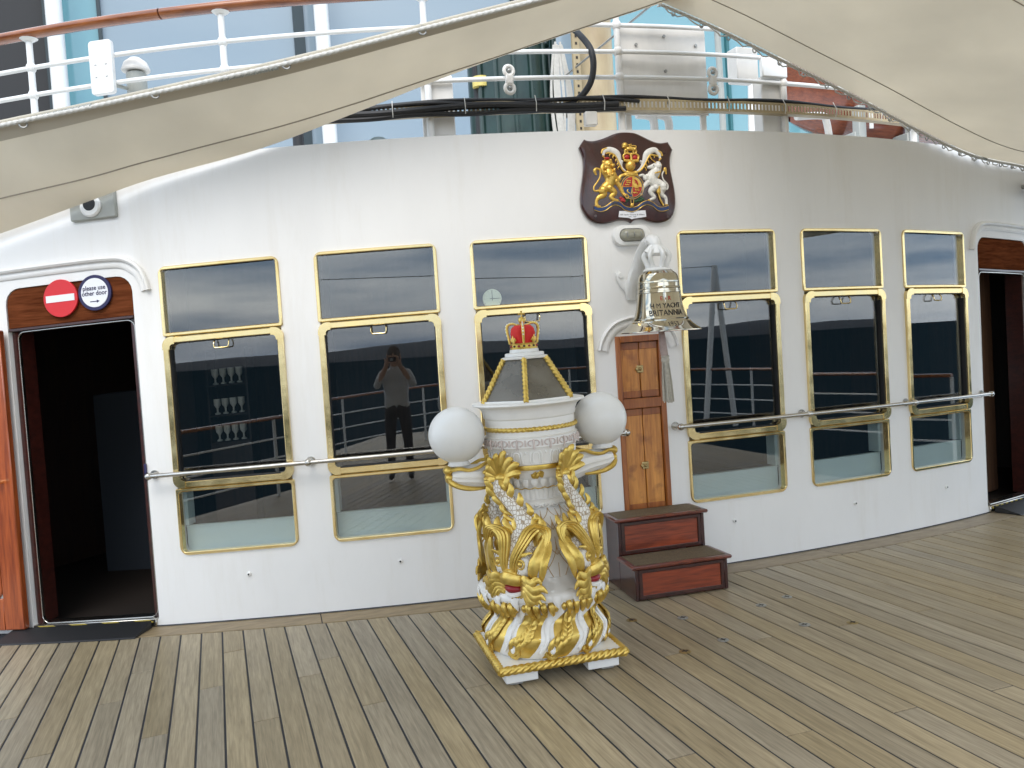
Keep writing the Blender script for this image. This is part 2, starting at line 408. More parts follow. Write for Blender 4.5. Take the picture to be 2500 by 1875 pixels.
def canvasmat(name, col, trans):
    m, t, b = newmat(name); nd = t.nodes; L = t.links; out = nd['Material Output']
    c = nd.new('ShaderNodeTexCoord'); n = nd.new('ShaderNodeTexNoise'); n.inputs['Scale'].default_value = 1.7; n.inputs['Detail'].default_value = 6
    L.new(c.outputs['Object'], n.inputs['Vector'])
    rm = nd.new('ShaderNodeValToRGB'); rm.color_ramp.elements[0].position = .3; rm.color_ramp.elements[1].position = .7
    rm.color_ramp.elements[0].color = (*[x*.88 for x in col], 1); rm.color_ramp.elements[1].color = (*col, 1)
    L.new(n.outputs['Fac'], rm.inputs[0]); L.new(rm.outputs[0], b.inputs['Base Color']); b.inputs['Roughness'].default_value = .9; b.inputs['Specular IOR Level'].default_value = .1
    n2 = nd.new('ShaderNodeTexNoise'); n2.inputs['Scale'].default_value = 260; L.new(c.outputs['Object'], n2.inputs['Vector'])
    bp = nd.new('ShaderNodeBump'); bp.inputs['Strength'].default_value = .15; bp.inputs['Distance'].default_value = .002
    L.new(n2.outputs['Fac'], bp.inputs['Height']); L.new(bp.outputs[0], b.inputs['Normal'])
    tr = nd.new('ShaderNodeBsdfTranslucent'); L.new(rm.outputs[0], tr.inputs[0])
    ms = nd.new('ShaderNodeMixShader'); ms.inputs[0].default_value = trans
    L.new(b.outputs[0], ms.inputs[1]); L.new(tr.outputs[0], ms.inputs[2]); L.new(ms.outputs[0], out.inputs[0])
    return m
M['canvas'] = canvasmat('awning_canvas', (.84, .785, .68), .55)
M['hem'] = mat('awning_hem', (.52, .47, .38), .9)
M['seam'] = mat('awning_stitching', (.34, .30, .24), .9)

# ================================================================== DECK
deck = bpy.data.objects.new('deck', None)
PX0, PDX = -0.90213, 0.11819
def px_edge(k): return PX0+PDX*k if k <= 16 else PX0+PDX*16+(k-16)*.1222
K0, K1 = -24, 62
def wall_y(x, off):
    q = (R+off)**2-(x-XC)**2
    return YC-sqrt(max(.01, q))
mb = MB(); xs = [px_edge(k) for k in range(K0, K1+1)]
mb.grid([[Vector((x, -7.5+t*(wall_y(x, -.02)+7.5), dz(x)-.004)) for x in xs] for t in (0, .25, .5, .75, 1)])
deck = obj('deck', mb, M['caulk'], None); deck['kind'] = 'structure'; ROOT['deck'] = Vector((0, 0, 0))
known = {2: [4.69], 4: [4.14], 6: [4.61], 8: [4.05], 0: [4.2], -2: [4.754], 12: [3.975], 16: [3.917], 24: [3.816, 2.835], 28: [3.781, 2.812], 32: [3.746, 2.80], 36: [3.735], 40: [3.729], 20: [2.88], 10: [4.5], 14: [2.95]}
random.seed(3)
def mk_plank(xa, xb, ya0, ya1, yb0, yb1, lift):
    g = .0046; xa += g; xb -= g; b = .0022; m_ = MB()
    def rect(i, z): return [Vector((xa+i, ya0+i, dz(xa)+z)), Vector((xb-i, yb0+i, dz(xb)+z)), Vector((xb-i, yb1-i, dz(xb)+z)), Vector((xa+i, ya1-i, dz(xa)+z))]
    m_.loops([rect(0, -.012), rect(0, -.001+lift-b*.5), rect(b, lift)], capa=False, capb=True)
    return m_
for k in range(K0, K1):
    xa, xb = px_edge(k), px_edge(k+1)
    wa, wb = wall_y(xa, .205), wall_y(xb, .205)
    js = list(known.get(k, []))
    if not js:
        js = [wall_y(xa, .2)-random.choice([.9, 1.7, 2.6, 3.4])-random.random()*.4] if (k < -2 or k > 40) else ([2.2-random.random()*1.5] if k % 4 == 1 else [random.choice([5.6, 1.2])-random.random()])
        js = [j for j in js if j < min(wa, wb)-.25]
    js = sorted(js); lo = js[0] if js else 3
    y = lo-3.6
    while y > -7.4: js.insert(0, y); y -= 4.2
    cuts = [-7.5]+js+[None]
    for i in range(len(cuts)-1):
        a = cuts[i]+(.0034 if i else 0); e = cuts[i+1]
        ya1, yb1 = (wa-.003, wb-.003) if e is None else (e-.0034, e-.0034)
        if ya1-a < .05: continue
        obj('plank', mk_plank(xa, xb, a, ya1, a, yb1, random.uniform(-.0007, .0009)), M['deck'], deck, ang=20)
# margin planks that follow the wall
mcuts = [-6.6, -4.9, -2.86, -1.1, .55, 2.62, 4.4, 5.6]
for a, b in zip(mcuts[:-1], mcuts[1:]):
    def row(off, z, d):
        n = 14; sk = .05*(off-.0)/.2
        return [W(a+.003+sk+(b-a-.006)*i/n, z+d, off) for i in range(n+1)]
    m_ = MB(); m_.grid([row(.2, -.012, 0), row(.2, .0005, 0), row(.197, .0025, 0), row(.004, .0025, 0)])
    obj('margin_plank', m_, M['margin'], deck, ang=20)
# waterway seam behind margin
m_ = MB(); m_.grid([[W(-6.6+12.2*i/80, .006, .012) for i in range(81)], [W(-6.6+12.2*i/80, .012, -.01) for i in range(81)]])
obj('waterway_seam', m_, M['caulk'], deck)

# ================================================================== DECKHOUSE
SA, SB, ZT = -6.6, 5.6, 2.885
house = thing('deckhouse', 'white curved ship deckhouse with six brass framed windows and two doorways', 'deckhouse', W(-.72, 0, 0))
from mathutils.geometry import delaunay_2d_cdt
WIN = [th*R for th in (-.405, -.29946, -.19483, -.04537, .05972, .16609)]
WW, ZB, ZTW = .74973, .43857, 2.23195
DL = (-4.755, -3.885, .035, 2.205); DR = (2.475, 3.345, .035, 2.205)
LK = (-.885, -.553, .40, 1.572)
holes = [rrect(s+.012, s+WW-.012, ZB+.012, ZTW-.012, .04, 4, 6) for s in WIN]
holes += [rrect(DL[0], DL[1], DL[2], DL[3], (.03, .03, .10, .10), 5, 10), rrect(DR[0], DR[1], DR[2], DR[3], (.03, .03, .10, .10), 5, 10)]
holes += [rrect(LK[0]+.008, LK[1]-.008, LK[2], LK[3]-.008, .004, 2, 6)]
pts = []; edges = []
def inside(p, poly):
    c = False; n = len(poly)
    for i in range(n):
        (x1, y1), (x2, y2) = poly[i], poly[(i+1) % n]
        if (y1 > p[1]) != (y2 > p[1]) and p[0] < (x2-x1)*(p[1]-y1)/(y2-y1)+x1: c = not c
    return c
outer = [(SA+(SB-SA)*i/100, 0.0) for i in range(101)]+[(SB, ZT*i/10) for i in range(1, 10)]+[(SB-(SB-SA)*i/100, ZT) for i in range(101)]+[(SA, ZT-ZT*i/10) for i in range(1, 10)]
for lp in [outer]+holes:
    b = len(pts); n = len(lp); pts += [Vector(p) for p in lp]; edges += [(b+i, b+(i+1) % n) for i in range(n)]
for i in range(1, 100):
    for j in range(1, 12):
        p = (SA+(SB-SA)*i/100+.003, ZT*j/12+.002)
        if not any(inside(p, h) for h in holes) and min((Vector(p)-q).length for q in pts[:b+n]) > .05: pts.append(Vector(p))
vo, eo, fo, _, _, _ = delaunay_2d_cdt(pts, edges, [], 0, 1e-5)
fo = [f for f in fo if not any(inside((sum(vo[i].x for i in f)/3, sum(vo[i].y for i in f)/3), h) for h in holes)]
mb = MB(); mb.add([W(v.x, v.y, 0) for v in vo], [tuple(f) for f in fo])
mb.add([W(v.x, v.y, -.07) for v in vo], [tuple(f)[::-1] for f in fo])
for h in holes: mb.loops([[W(u, v, 0) for u, v in h], [W(u, v, -.07) for u, v in h]])
for zz in (ZT,): mb.grid([[W(SA+(SB-SA)*i/100, zz, o_) for i in range(101)] for o_ in (0, -.07)])
me_wall = obj('wall', mb, M['wall'], house, ang=30)
# interior room and roof
def arcgrid(z, o0, o1, n=60, a=SA, b=SB): return [[W(a+(b-a)*i/n, z, o0) for i in range(n+1)], [W(a+(b-a)*i/n, z, o1) for i in range(n+1)]]
mb = MB(); mb.grid(arcgrid(ZT-.03, -.071, -6.2)); mb.grid(arcgrid(ZT-.10, -.071, -6.2)); obj('roof', mb, M['wall'], house)
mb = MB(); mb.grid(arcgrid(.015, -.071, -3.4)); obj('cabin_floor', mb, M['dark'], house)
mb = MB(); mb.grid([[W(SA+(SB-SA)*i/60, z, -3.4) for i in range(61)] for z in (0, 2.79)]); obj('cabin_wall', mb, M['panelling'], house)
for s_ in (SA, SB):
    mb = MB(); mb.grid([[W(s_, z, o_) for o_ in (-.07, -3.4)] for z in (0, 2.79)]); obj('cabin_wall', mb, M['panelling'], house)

def ring(mb, u0, u1, v0, v1, r, wd_, ri, o0, o1, back=-.035, cham=.004):
    """raised frame: outer rounded rectangle with a band wd_ wide"""
    O = rrect(u0, u1, v0, v1, r); O2 = rrect(u0+cham, u1-cham, v0+cham, v1-cham, [max(.002, q-cham) for q in (r if hasattr(r, '__len__') else (r,)*4)])
    I2 = rrect(u0+wd_-cham, u1-wd_+cham, v0+wd_-cham, v1-wd_+cham, ri+cham); I = rrect(u0+wd_, u1-wd_, v0+wd_, v1-wd_, ri)
    mp_ = lambda l, o_: [W(u, v, o_) for u, v in l]
    mb.loops([mp_(O, o0), mp_(O, o1-cham), mp_(O2, o1), mp_(I2, o1), mp_(I, o1-cham), mp_(I, back)])
    return mb
def cornerpiece(mb, cx, cz, sx, sz, ro, wd_, ri, ln, o1):
    """brass corner plate of a frame; (cx, cz) the outer corner, sx/sz point inwards"""
    def path(d, r):
        a = [(ln, d)]+[(d+r-r*sin(PI/2*k/6), d+r-r*cos(PI/2*k/6)) for k in range(7)]+[(d, ln)]
        return [(cx+sx*u, cz+sz*v) for u, v in a]
    O = path(-.002, ro); I = path(wd_+.002, ri)
    mp_ = lambda l, o_: [W(u, v, o_) for u, v in l]
    ls = [mp_(O, .0), mp_(O, o1), mp_(I, o1), mp_(I, -.01)]
    mb.loops(ls, closed=False); n = len(O)
    mb.add([l[0] for l in ls], [(0, 1, 2, 3)]); mb.add([l[-1] for l in ls], [(3, 2, 1, 0)])
    return mb
def pane(u0, u1, v0, v1, off, tk=.005):
    m_ = MB(); q = [(u0, v0), (u1, v0), (u1, v1), (u0, v1)]
    m_.loops([[W(u, v, off) for u, v in q], [W(u, v, off-tk) for u, v in q]], capa=True, capb=True); return m_
def wbox(mb, u0, u1, v0, v1, o0, o1, bev=.0, nseg=1):
    """box in wall coordinates"""
    du = (u1-u0)/nseg
    for k in range(nseg):
        a = u0+du*k
        mb.box(((a+a+du)/2, (o0+o1)/2, (v0+v1)/2), (du, abs(o1-o0), v1-v0), bev if nseg == 1 else 0, fn=lambda p: W(p.x, p.z, p.y))
    return mb
wl = ['brass framed window beside the doorway with the no entry sign', 'brass framed window second from the no entry doorway', 'brass framed window behind the binnacle with a clock in its top pane',
      'brass framed window next to the ship bell', 'brass framed window between two windows right of the bell', 'brass framed window beside the doorway without signs']
for i, s in enumerate(WIN):
    e = s+WW
    mb = MB(); ring(mb, s, e, .862, 1.797, .052, .037, .03, 0, .024); w_ = obj('window', mb, M['brass'], house, label=wl[i])
    mb = MB(); ring(mb, s+.036, e-.036, .898, 1.761, .030, .006, .025, -.02, .010, -.035, .001); obj('glazing_bead', mb, M['black'], w_)
    mb = MB(); ring(mb, s, e, 1.804, ZTW, (.012, .012, .045, .045), .020, .008, 0, .014); obj('top_frame', mb, M['brass'], w_)
    mb = MB(); ring(mb, s, e, ZB, .856, (.055, .055, .012, .012), .020, .02, 0, .012); obj('bottom_frame', mb, M['brass'], w_)
    for cx, sx in ((s, 1), (e, -1)):
        for cz, sz in ((.862, 1), (1.797, -1)):
            mb = MB(); cornerpiece(mb, cx, cz, sx, sz, .055, .042, .022, .075, .0275); obj('corner_plate', mb, M['brass'], w_)
    for (z0, z1) in ((.88, 1.78), (1.815, 2.22), (.45, .845)): obj('pane', pane(s+.014, e-.014, z0, z1, -.016), M['glass'], w_, ang=0)
    c = (s+e)/2-.01; mb = MB()
    mb.tube([W(u, v, o_) for u, v, o_ in smooth([(c-.045, 1.752, .0), (c-.047, 1.735, .014), (c-.043, 1.712, .018), (c-.03, 1.706, .018), (c+.03, 1.706, .018), (c+.043, 1.712, .018), (c+.047, 1.735, .014), (c+.045, 1.752, .0)], 4)], .0042, 8)
    obj('handle', mb, M['brass'], w_)
    mb = MB(); wbox(mb, s+.016, e-.016, .445, .60, -.105, -.075); wbox(mb, s+.016, e-.016, .60, .608, -.11, -.07); obj('sill_board', mb, M['bluepaint'], w_)
    for u0_, u1_ in ((s+.013, s+.035), (e-.035, e-.013)):
        mb = MB(); wbox(mb, u0_, u1_, .612, .87, -.16, -.068); obj('jamb', mb, M['bluepaint'], w_)
    for u0_, u1_ in ((s+.013, s+.03), (e-.03, e-.013)):
        mb = MB(); wbox(mb, u0_, u1_, .872, 2.24, -.3, -.068); obj('jamb', mb, M['panelling'], w_)
    for v0_, v1_ in ((1.79, 1.81), (.848, .872)):
        mb = MB(); wbox(mb, s+.016, e-.016, v0_, v1_, -.075, -.024); obj('transom', mb, M['oldbrass'], w_)

# ---- doorways
hz_m, ht, hb = newmat('hazard_tape'); hn = ht.nodes
c_ = hn.new('ShaderNodeTexCoord'); wv = hn.new('ShaderNodeTexWave'); wv.wave_type = 'BANDS'; wv.bands_direction = 'DIAGONAL'; wv.inputs['Scale'].default_value = 6
rm_ = hn.new('ShaderNodeValToRGB'); rm_.color_ramp.interpolation = 'CONSTANT'; rm_.color_ramp.elements[0].color = (.02, .02, .02, 1); rm_.color_ramp.elements[1].color = (.42, .32, .06, 1); rm_.color_ramp.elements[1].position = .5
ht.links.new(c_.outputs['Object'], wv.inputs['Vector']); ht.links.new(wv.outputs['Fac'], rm_.inputs[0]); ht.links.new(rm_.outputs[0], hb.inputs['Base Color'])
for di, D in enumerate((DL, DR)):
    a, b, z0, z1 = D
    mb = MB(); lo = 1.955
    O = rrect(a+.002, b-.002, lo, z1-.002, (.004, .004, .097, .097), 5, 8)
    mb.prism(O, -.05, -.006, lambda u, v, d: W(u, v, d), .004)
    fr = obj('door_frame', mb, M['lintel'], house)
    mb = MB(); wbox(mb, a+.006, b-.006, 1.937, 1.957, -.06, .004, .004); obj('lintel_bead', mb, M['mahog_dark'], fr)
    mb = MB()
    for (u0_, u1_) in ((a+.002, a+.05), (b-.045, b-.002)): wbox(mb, u0_, u1_, z0+.02, 1.937, -.17, -.03, .004)
    obj('jamb_lining', mb, M['mahog_dark'], fr)
    mb = MB(); ring(mb, a+.044, b-.012, z0+.018, 1.935, (.06, .06, .05, .05), .008, .045, -.03, -.022, -.045, .002); obj('chrome_trim', mb, M['steel'], fr)
    mb = MB(); wbox(mb, a+.01, b-.01, z0-.03, z0+.022, -.12, .018, .005, 1); obj('threshold', mb, M['steel'], fr)
    mb = MB(); wbox(mb, a+.03, b-.03, z0+.0, z0+.018, .0185, .0215); obj('hazard_strip', mb, hz_m, fr)
    # hood moulding
    mb = MB(); sg = 1 if di == 0 else -1
    e_ = b if di == 0 else a; f_ = a-.5 if di == 0 else b+.5
    ctrl = [(f_, 2.315), (e_-sg*.45, 2.318), (e_-sg*.15, 2.315), (e_-sg*.03, 2.30), (e_+sg*.05, 2.25), (e_+sg*.09, 2.18), (e_+sg*.11, 2.10)]
    cs = smooth(ctrl, 8); mb.tube([W(u, v, .012) for u, v in cs], .016, 8, rb=.028, nrm=[(W(u, v, 1)-W(u, v, 0)) for u, v in cs])
    cs2 = [(u-sg*.028*min(1, max(0, (2.33-v)/.06)), v-.032*min(1, max(0, (v-2.1)/.2))) for u, v in cs]
    mb.tube([W(u, v, .006) for u, v in cs2], .024, 8, rb=.010, nrm=[(W(u, v, 1)-W(u, v, 0)) for u, v in cs2])
    obj('hood_moulding', mb, M['wall'], house)
# the open door leaf folded back against the wall
a, b = -5.63, -4.757
mb = MB()
for (u0_, u1_, v0_, v1_) in ((a, a+.13, .05, 1.95), (b-.145, b, .05, 1.95)): wbox(mb, u0_, u1_, v0_, v1_, .03, .075, .006)
leaf = obj('door', mb, M['doorwood'], house, label='open varnished wooden door leaf folded back')
mb = MB(); wbox(mb, a+.13, b-.145, .05, .255, .032, .073, .004); wbox(mb, a+.13, b-.145, 1.80, 1.95, .032, .073, .004); obj('rail', mb, M['doorwood'], leaf)
mb = MB(); wbox(mb, a+.125, b-.14, .25, .62, .045, .060); obj('lower_panel', mb, M['bluepaint'], leaf)
obj('pane', pane(a+.125, b-.14, .62, 1.805, .056), M['glass'], leaf, ang=0)
mb = MB(); ring(mb, a+.13, b-.145, .255, 1.80, .05, .02, .04, .05, .079, .045); obj('pane_bead', mb, M['doorwood'], leaf)
mb = MB(); mb.tube([W(b-.07, 1.0, .075), W(b-.07, 1.0, .12), W(b-.13, 1.0, .125)], .010, 10); obj('handle', mb, M['brass'], leaf)
mb = MB(); wbox(mb, -3.898, -3.882, .93, 1.03, .001, .014, .003); obj('latch_keep', mb, M['navy'], house)
# mats
for nm, (sa, sb, lab) in (('door_mat', (-4.86, -3.92, 'black rubber mat before the doorway with the no entry sign')), ('door_mat', (2.52, 3.45, 'black rubber mat before the doorway beyond the windows'))):
    mb = MB(); n = 12
    P = [(sa+(sb-sa)*i/n) for i in range(n+1)]
    mb.grid([[W(q, .004, .235) for q in P], [W(q, .011, .225) for q in P], [W(q, .040, .10) for q in P], [W(q, .050, .035) for q in P], [W(q, .005, .03) for q in P]])
    for q in (sa, sb): mb.add([W(q, .004, .235), W(q, .011, .225), W(q, .040, .10), W(q, .050, .035), W(q, .005, .03)], [(0, 1, 2, 3, 4)])
    solo(nm, mb, M['black'], lab, 'mat', ang=20)
# signs over the left doorway
def disc(mb, s, z, r, o0, o1, n=48, bev=.002):
    return mb.prism([(s+r*cos(2*PI*k/n), z+r*sin(2*PI*k/n)) for k in range(n)], o0, o1, lambda u, v, d: W(u, v, d), bev)
t = thing('no_entry_sign', 'round red no entry sign with white bar over the doorway', 'sign', W(-4.36, 2.0, 0))
mb = MB(); disc(mb, -4.36, 2.109, .117, -.004, .010); obj('disc', mb, M['red'], t)
mb = MB(); wbox(mb, -4.457, -4.263, 2.088, 2.13, .0102, .0125); obj('bar', mb, M['signwhite'], t)
t = thing('notice_sign', 'round white notice with dark blue rim beside the red disc', 'sign', W(-4.127, 2.0, 0))
mb = MB(); disc(mb, -4.127, 2.119, .110, -.004, .010); obj('rim', mb, M['navy'], t)
mb = MB(); disc(mb, -4.127, 2.119, .090, .0102, .012); obj('face', mb, M['signwhite'], t)
mb = MB()
for txt, zz in (('please use', 2.136), ('other door', 2.103)): put_text(mb, txt, .040, lambda u, v, d=0, zz=zz: W(-4.127+u*.92, zz+v, .0124+d), .0008)
mb.add([W(-4.127+u, 2.065+v, .0126) for u, v in ((-.032, -.003), (.012, -.003), (.012, .003), (-.032, .003), (.012, -.010), (.032, 0), (.012, .010))], [(0, 1, 2, 3), (4, 5, 6)])
obj('lettering', mb, M['navy'], t, ang=0)
# studs in the wall
for s, z in ((-3.286, .288), (-2.343, .282), (-.098, .286), (.926, .281), (1.915, .279)):
    mb = MB(); disc(mb, s, z, .014, -.002, .012, 14, .004); st = obj('socket', mb, M['white'], house)
    mb = MB(); disc(mb, s, z, .006, .0122, .0135, 10, 0); obj('socket_hole', mb, M['black'], st)
# cabin things glimpsed through glass
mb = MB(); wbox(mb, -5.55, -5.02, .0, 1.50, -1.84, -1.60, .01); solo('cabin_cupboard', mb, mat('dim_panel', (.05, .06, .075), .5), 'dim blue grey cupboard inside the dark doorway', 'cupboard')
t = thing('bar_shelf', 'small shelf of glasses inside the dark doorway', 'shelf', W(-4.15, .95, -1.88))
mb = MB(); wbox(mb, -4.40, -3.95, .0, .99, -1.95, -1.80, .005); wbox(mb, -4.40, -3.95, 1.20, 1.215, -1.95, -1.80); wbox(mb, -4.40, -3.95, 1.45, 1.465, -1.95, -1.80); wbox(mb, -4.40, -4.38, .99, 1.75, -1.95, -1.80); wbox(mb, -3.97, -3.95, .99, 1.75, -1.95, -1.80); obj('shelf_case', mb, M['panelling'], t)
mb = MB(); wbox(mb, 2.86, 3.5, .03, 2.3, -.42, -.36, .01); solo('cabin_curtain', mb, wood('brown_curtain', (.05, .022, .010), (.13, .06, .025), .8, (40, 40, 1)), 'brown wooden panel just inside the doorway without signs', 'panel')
gm = mat('glassware', (.75, .75, .68), .1, 0)
for k in range(12):
    z_ = (.99, 1.215, 1.465)[k//4]; s_ = -4.34+.09*(k % 4)
    mb = MB(); c_ = W(s_, z_+.002, -1.87); mb.lathe([(.022, 0), (.024, .01), (.008, .02), (.008, .05), (.028, .08), (.03, .13)], 12, c_); obj('drinking_glass', mb, gm, t)
mb = MB(); disc(mb, WIN[2]+.125, 1.868, .060, -.052, -.030, 40); t = solo('clock', mb, mat('clock_face', (.72, .78, .62), .5), 'small round pale clock inside top pane of the window behind the binnacle', 'clock')
mb = MB(); cc = (WIN[2]+.125, 1.868)
for du, dv, ln in ((0, 1, .05), (1, 0, .045), (0, -1, .012), (-1, 0, .015)):
    wbox(mb, cc[0]+min(0, du*ln)-.0015, cc[0]+max(0, du*ln)+.0015, cc[1]+min(0, dv*ln)-.0015, cc[1]+max(0, dv*ln)+.0015, -.0298, -.0285)
for k in range(12):
    q = 2*PI*k/12; u, v = cc[0]+.052*cos(q), cc[1]+.052*sin(q); wbox(mb, u-.0015, u+.0015, v-.0015, v+.0015, -.0298, -.029)
obj('hands', mb, M['ink'], t, ang=0)

# fittings let into the deck
for (x, y, mt, lab) in ((2.82, 4.24, 'lead', 'lead disc let into deck beside the step box'), (3.034, 4.297, 'lead', 'lead disc let into deck furthest from the binnacle and nearest the wall'), (2.817, 3.849, 'lead', 'lead disc let into deck midway between step box and open deck'), (2.334, 3.861, 'lead', 'lead disc let into deck between binnacle and the outer discs'),
                        (3.046, 3.757, 'oldbrass', 'brass disc let into deck furthest from the binnacle'), (2.088, 3.814, 'oldbrass', 'brass disc let into deck nearest the binnacle'), (2.338, 4.273, 'lead', 'lead disc let into deck close to the front of the step box'), (2.081, 4.384, 'oldbrass', 'brass disc let into deck between binnacle and step box')):
    z_ = dz(x)+.001; mb = MB(); mb.lathe([(.030, 0), (.030, .0018), (.027, .003), (.0, .003)], 18, (x, y, z_)); t = solo('deck_socket', mb, M[mt], lab, 'deck fitting', 'small discs let into the deck')
    mb = MB(); mb.box((0, 0, .0034), (.034, .005, .0012)); obj('slot', mb, M['ink'], t, local=True)
    mb = MB(); mb.box((0, 0, .0040), (.005, .034, .0012)); obj('slot', mb, M['ink'], t, local=True)

# ================================================================== WALL FITTINGS
def grab_rail(label, spts, z, wave=True):
    t = thing('grab_rail', label, 'handrail', W(spts[0], z, 0), 'steel grab rails on the wall')
    a, b = spts[0], spts[-1]; n = 40
    mb = MB(); mb.tube([W(a+(b-a)*i/n, z, .085) for i in range(n+1)], .0138, 12); obj('tube', mb, M['steel'], t)
    for k, s in enumerate(spts):
        mb = MB(); mb.ball(W(s, z, .085), .0235, 14, 10); mb.tube([W(s, z, .085), W(s, z, .002)], .013, 10); mb.tube([W(s, z, .010), W(s, z, 0)], .028, 14)
        obj('standoff', mb, M['steel'], t)
grab_rail('long steel grab rail under the windows nearer the no entry doorway', (-3.834, -2.848, -1.86, -.87), .958)
grab_rail('long steel grab rail under the windows past the ship bell', (-.50, .481, 1.48, 2.43), .962)
# locker
t = thing('wall_locker', 'tall narrow varnished wooden locker doors set into the white wall', 'locker', W(-.72, .40, 0))
a, b, z0, z1 = LK; mb = MB()
for q in ((a, a+.035, z0, z1), (b-.035, b, z0, z1)): wbox(mb, *q, -.06, .008, .004)
wbox(mb, a+.035, b-.035, z1-.042, z1, -.06, .008, .004); wbox(mb, a+.035, b-.035, z0, z0+.03, -.06, .006, .004); wbox(mb, a+.035, b-.035, 1.100, 1.165, -.06, .004, .003)
obj('frame', mb, M['teak_frame'], t)
mb = MB(); wbox(mb, a+.01, b-.01, z0, z1-.01, -.12, -.062); obj('carcass', mb, M['mahog_dark'], t)
mid = (a+b)/2
for (v0, v1) in ((1.168, z1-.045), (z0+.033, 1.097)):
    for (u0_, u1_) in ((a+.038, mid-.002), (mid+.002, b-.038)):
        mb = MB(); wbox(mb, u0_, u1_, v0, v1, -.04, -.014, .004); dr = obj('locker_door', mb, M['teak'], t)
        for (w0, w1) in ((v0+.001, v0+.045), (v1-.045, v1-.001)):
            mb = MB(); wbox(mb, u0_+.001, u1_-.001, w0, w1, -.03, -.0115, .002); obj('batten', mb, M['teak_frame'], dr)
for zz in (1.353, .725):
    mb = MB(); wbox(mb, mid-.024, mid+.022, zz-.024, zz+.024, -.014, -.006, .003); wbox(mb, mid-.034, mid+.008, zz-.010, zz+.010, -.006, .002, .003); mb.ball(W(mid-.005, zz, .004), .010, 10, 6); obj('latch', mb, M['oldbrass'], t)
mb = MB()
cs = smooth([(-.995, 1.49), (-.965, 1.57), (-.90, 1.645), (-.81, 1.68), (-.72, 1.688), (-.63, 1.68), (-.54, 1.645), (-.48, 1.57), (-.452, 1.49)], 8)
mb.tube([W(u, v, .008) for u, v in cs], .012, 8, rb=.022, nrm=[(W(u, v, 1)-W(u, v, 0)) for u, v in cs])
ci = [((u+.72)*.87-.72, (v-1.45)*.87+1.45-.0) for u, v in cs]
mb.tube([W(u, v, .006) for u, v in ci], .026, 8, rb=.010, nrm=[(W(u, v, 1)-W(u, v, 0)) for u, v in ci]); obj('hood', mb, M['wall'], t)
# steps
t = thing('wooden_steps', 'two tread mahogany step box under the wall locker', 'steps', W(-.735, 0, .25))
SC = -.735
def stp(name, mt, u0_, u1_, v0, v1, o0, o1, bev=.004): 
    mb = MB(); wbox(mb, SC+u0_, SC+u1_, v0, v1, o0, o1, bev); return obj(name, mb, M[mt], t)
tread_m = mat('ribbed_tread', (.17, .125, .07), .75, col2=(.09, .068, .04), vscale=90, bump=.8, bscale=220, bdist=.004)
stp('side_panel', 'mahog_dark', -.285, -.262, .004, .425, .004, .235); stp('side_panel', 'mahog_dark', .262, .285, .004, .425, .004, .235)
stp('side_panel', 'mahog_dark', -.285, -.262, .004, .192, .2355, .505); stp('side_panel', 'mahog_dark', .262, .285, .004, .192, .2355, .505)
stp('riser', 'mahog_x', -.2615, .2615, .215, .424, .212, .228, .002); stp('riser', 'mahog_x', -.2615, .2615, .006, .191, .485, .498, .002)
for (v, o0, o1) in ((.425, .004, .258), (.1925, .232, .53)):
    td = stp('tread', 'mahog', -.305, .305, v, v+.022, o0, o1, .007)
    mb = MB(); wbox(mb, SC-.275, SC+.275, v+.022, v+.0245, o0+.015, o1-.03); obj('tread_mat', mb, tread_m, td)
for (v0, v1, o) in ((.22, .42, .2285), (.01, .188, .4985)):
    mb = MB()
    ring(mb, SC-.262, SC+.262, v0, v1, .004, .022, .003, o-.006, o+.007, o-.006, .003); obj('riser_frame', mb, M['mahog_dark'], t)
# bulkhead lamp
t = thing('bulkhead_lamp', 'white oval bulkhead lamp with ribbed glass under the crest plaque', 'lamp', W(-.737, 2.14, 0))
mb = MB(); O = rrect(-.865, -.612, 2.147, 2.278, .0649, 8, 4)
mp3 = lambda l, o_: [W(u, v, o_) for u, v in l]
mb.loops([mp3(O, 0), mp3(O, .028), mp3(rrect(-.860, -.617, 2.152, 2.273, .0599, 8, 4), .036), mp3(rrect(-.825, -.652, 2.170, 2.255, .0419, 8, 4), .040), mp3(rrect(-.822, -.655, 2.173, 2.252, .0389, 8, 4), .03)], capa=True)
obj('housing', mb, M['white'], t)
mb = MB(); prev = []
for k in range(6):
    q = k/5; prev.append(mp3(rrect(-.821+.05*q*q, -.656-.05*q*q, 2.174+.034*q*q, 2.251-.034*q*q, .038-.033*q*q, 8, 4), .03+.05*sin(q*PI/2)))
mb.loops(prev, capb=True); obj('lens', mb, mat('lamp_glass', (.34, .33, .26), .18, var=.3, vscale=30, bump=.6, bscale=60, coat=.5), t)
mb = MB()
for s in (-.785, -.74, -.695): mb.tube([W(s, 2.174+.077*k/8, .034+.05*sin(PI*k/8)) for k in range(9)], .0035, 6)
obj('guard', mb, M['lead'], t)
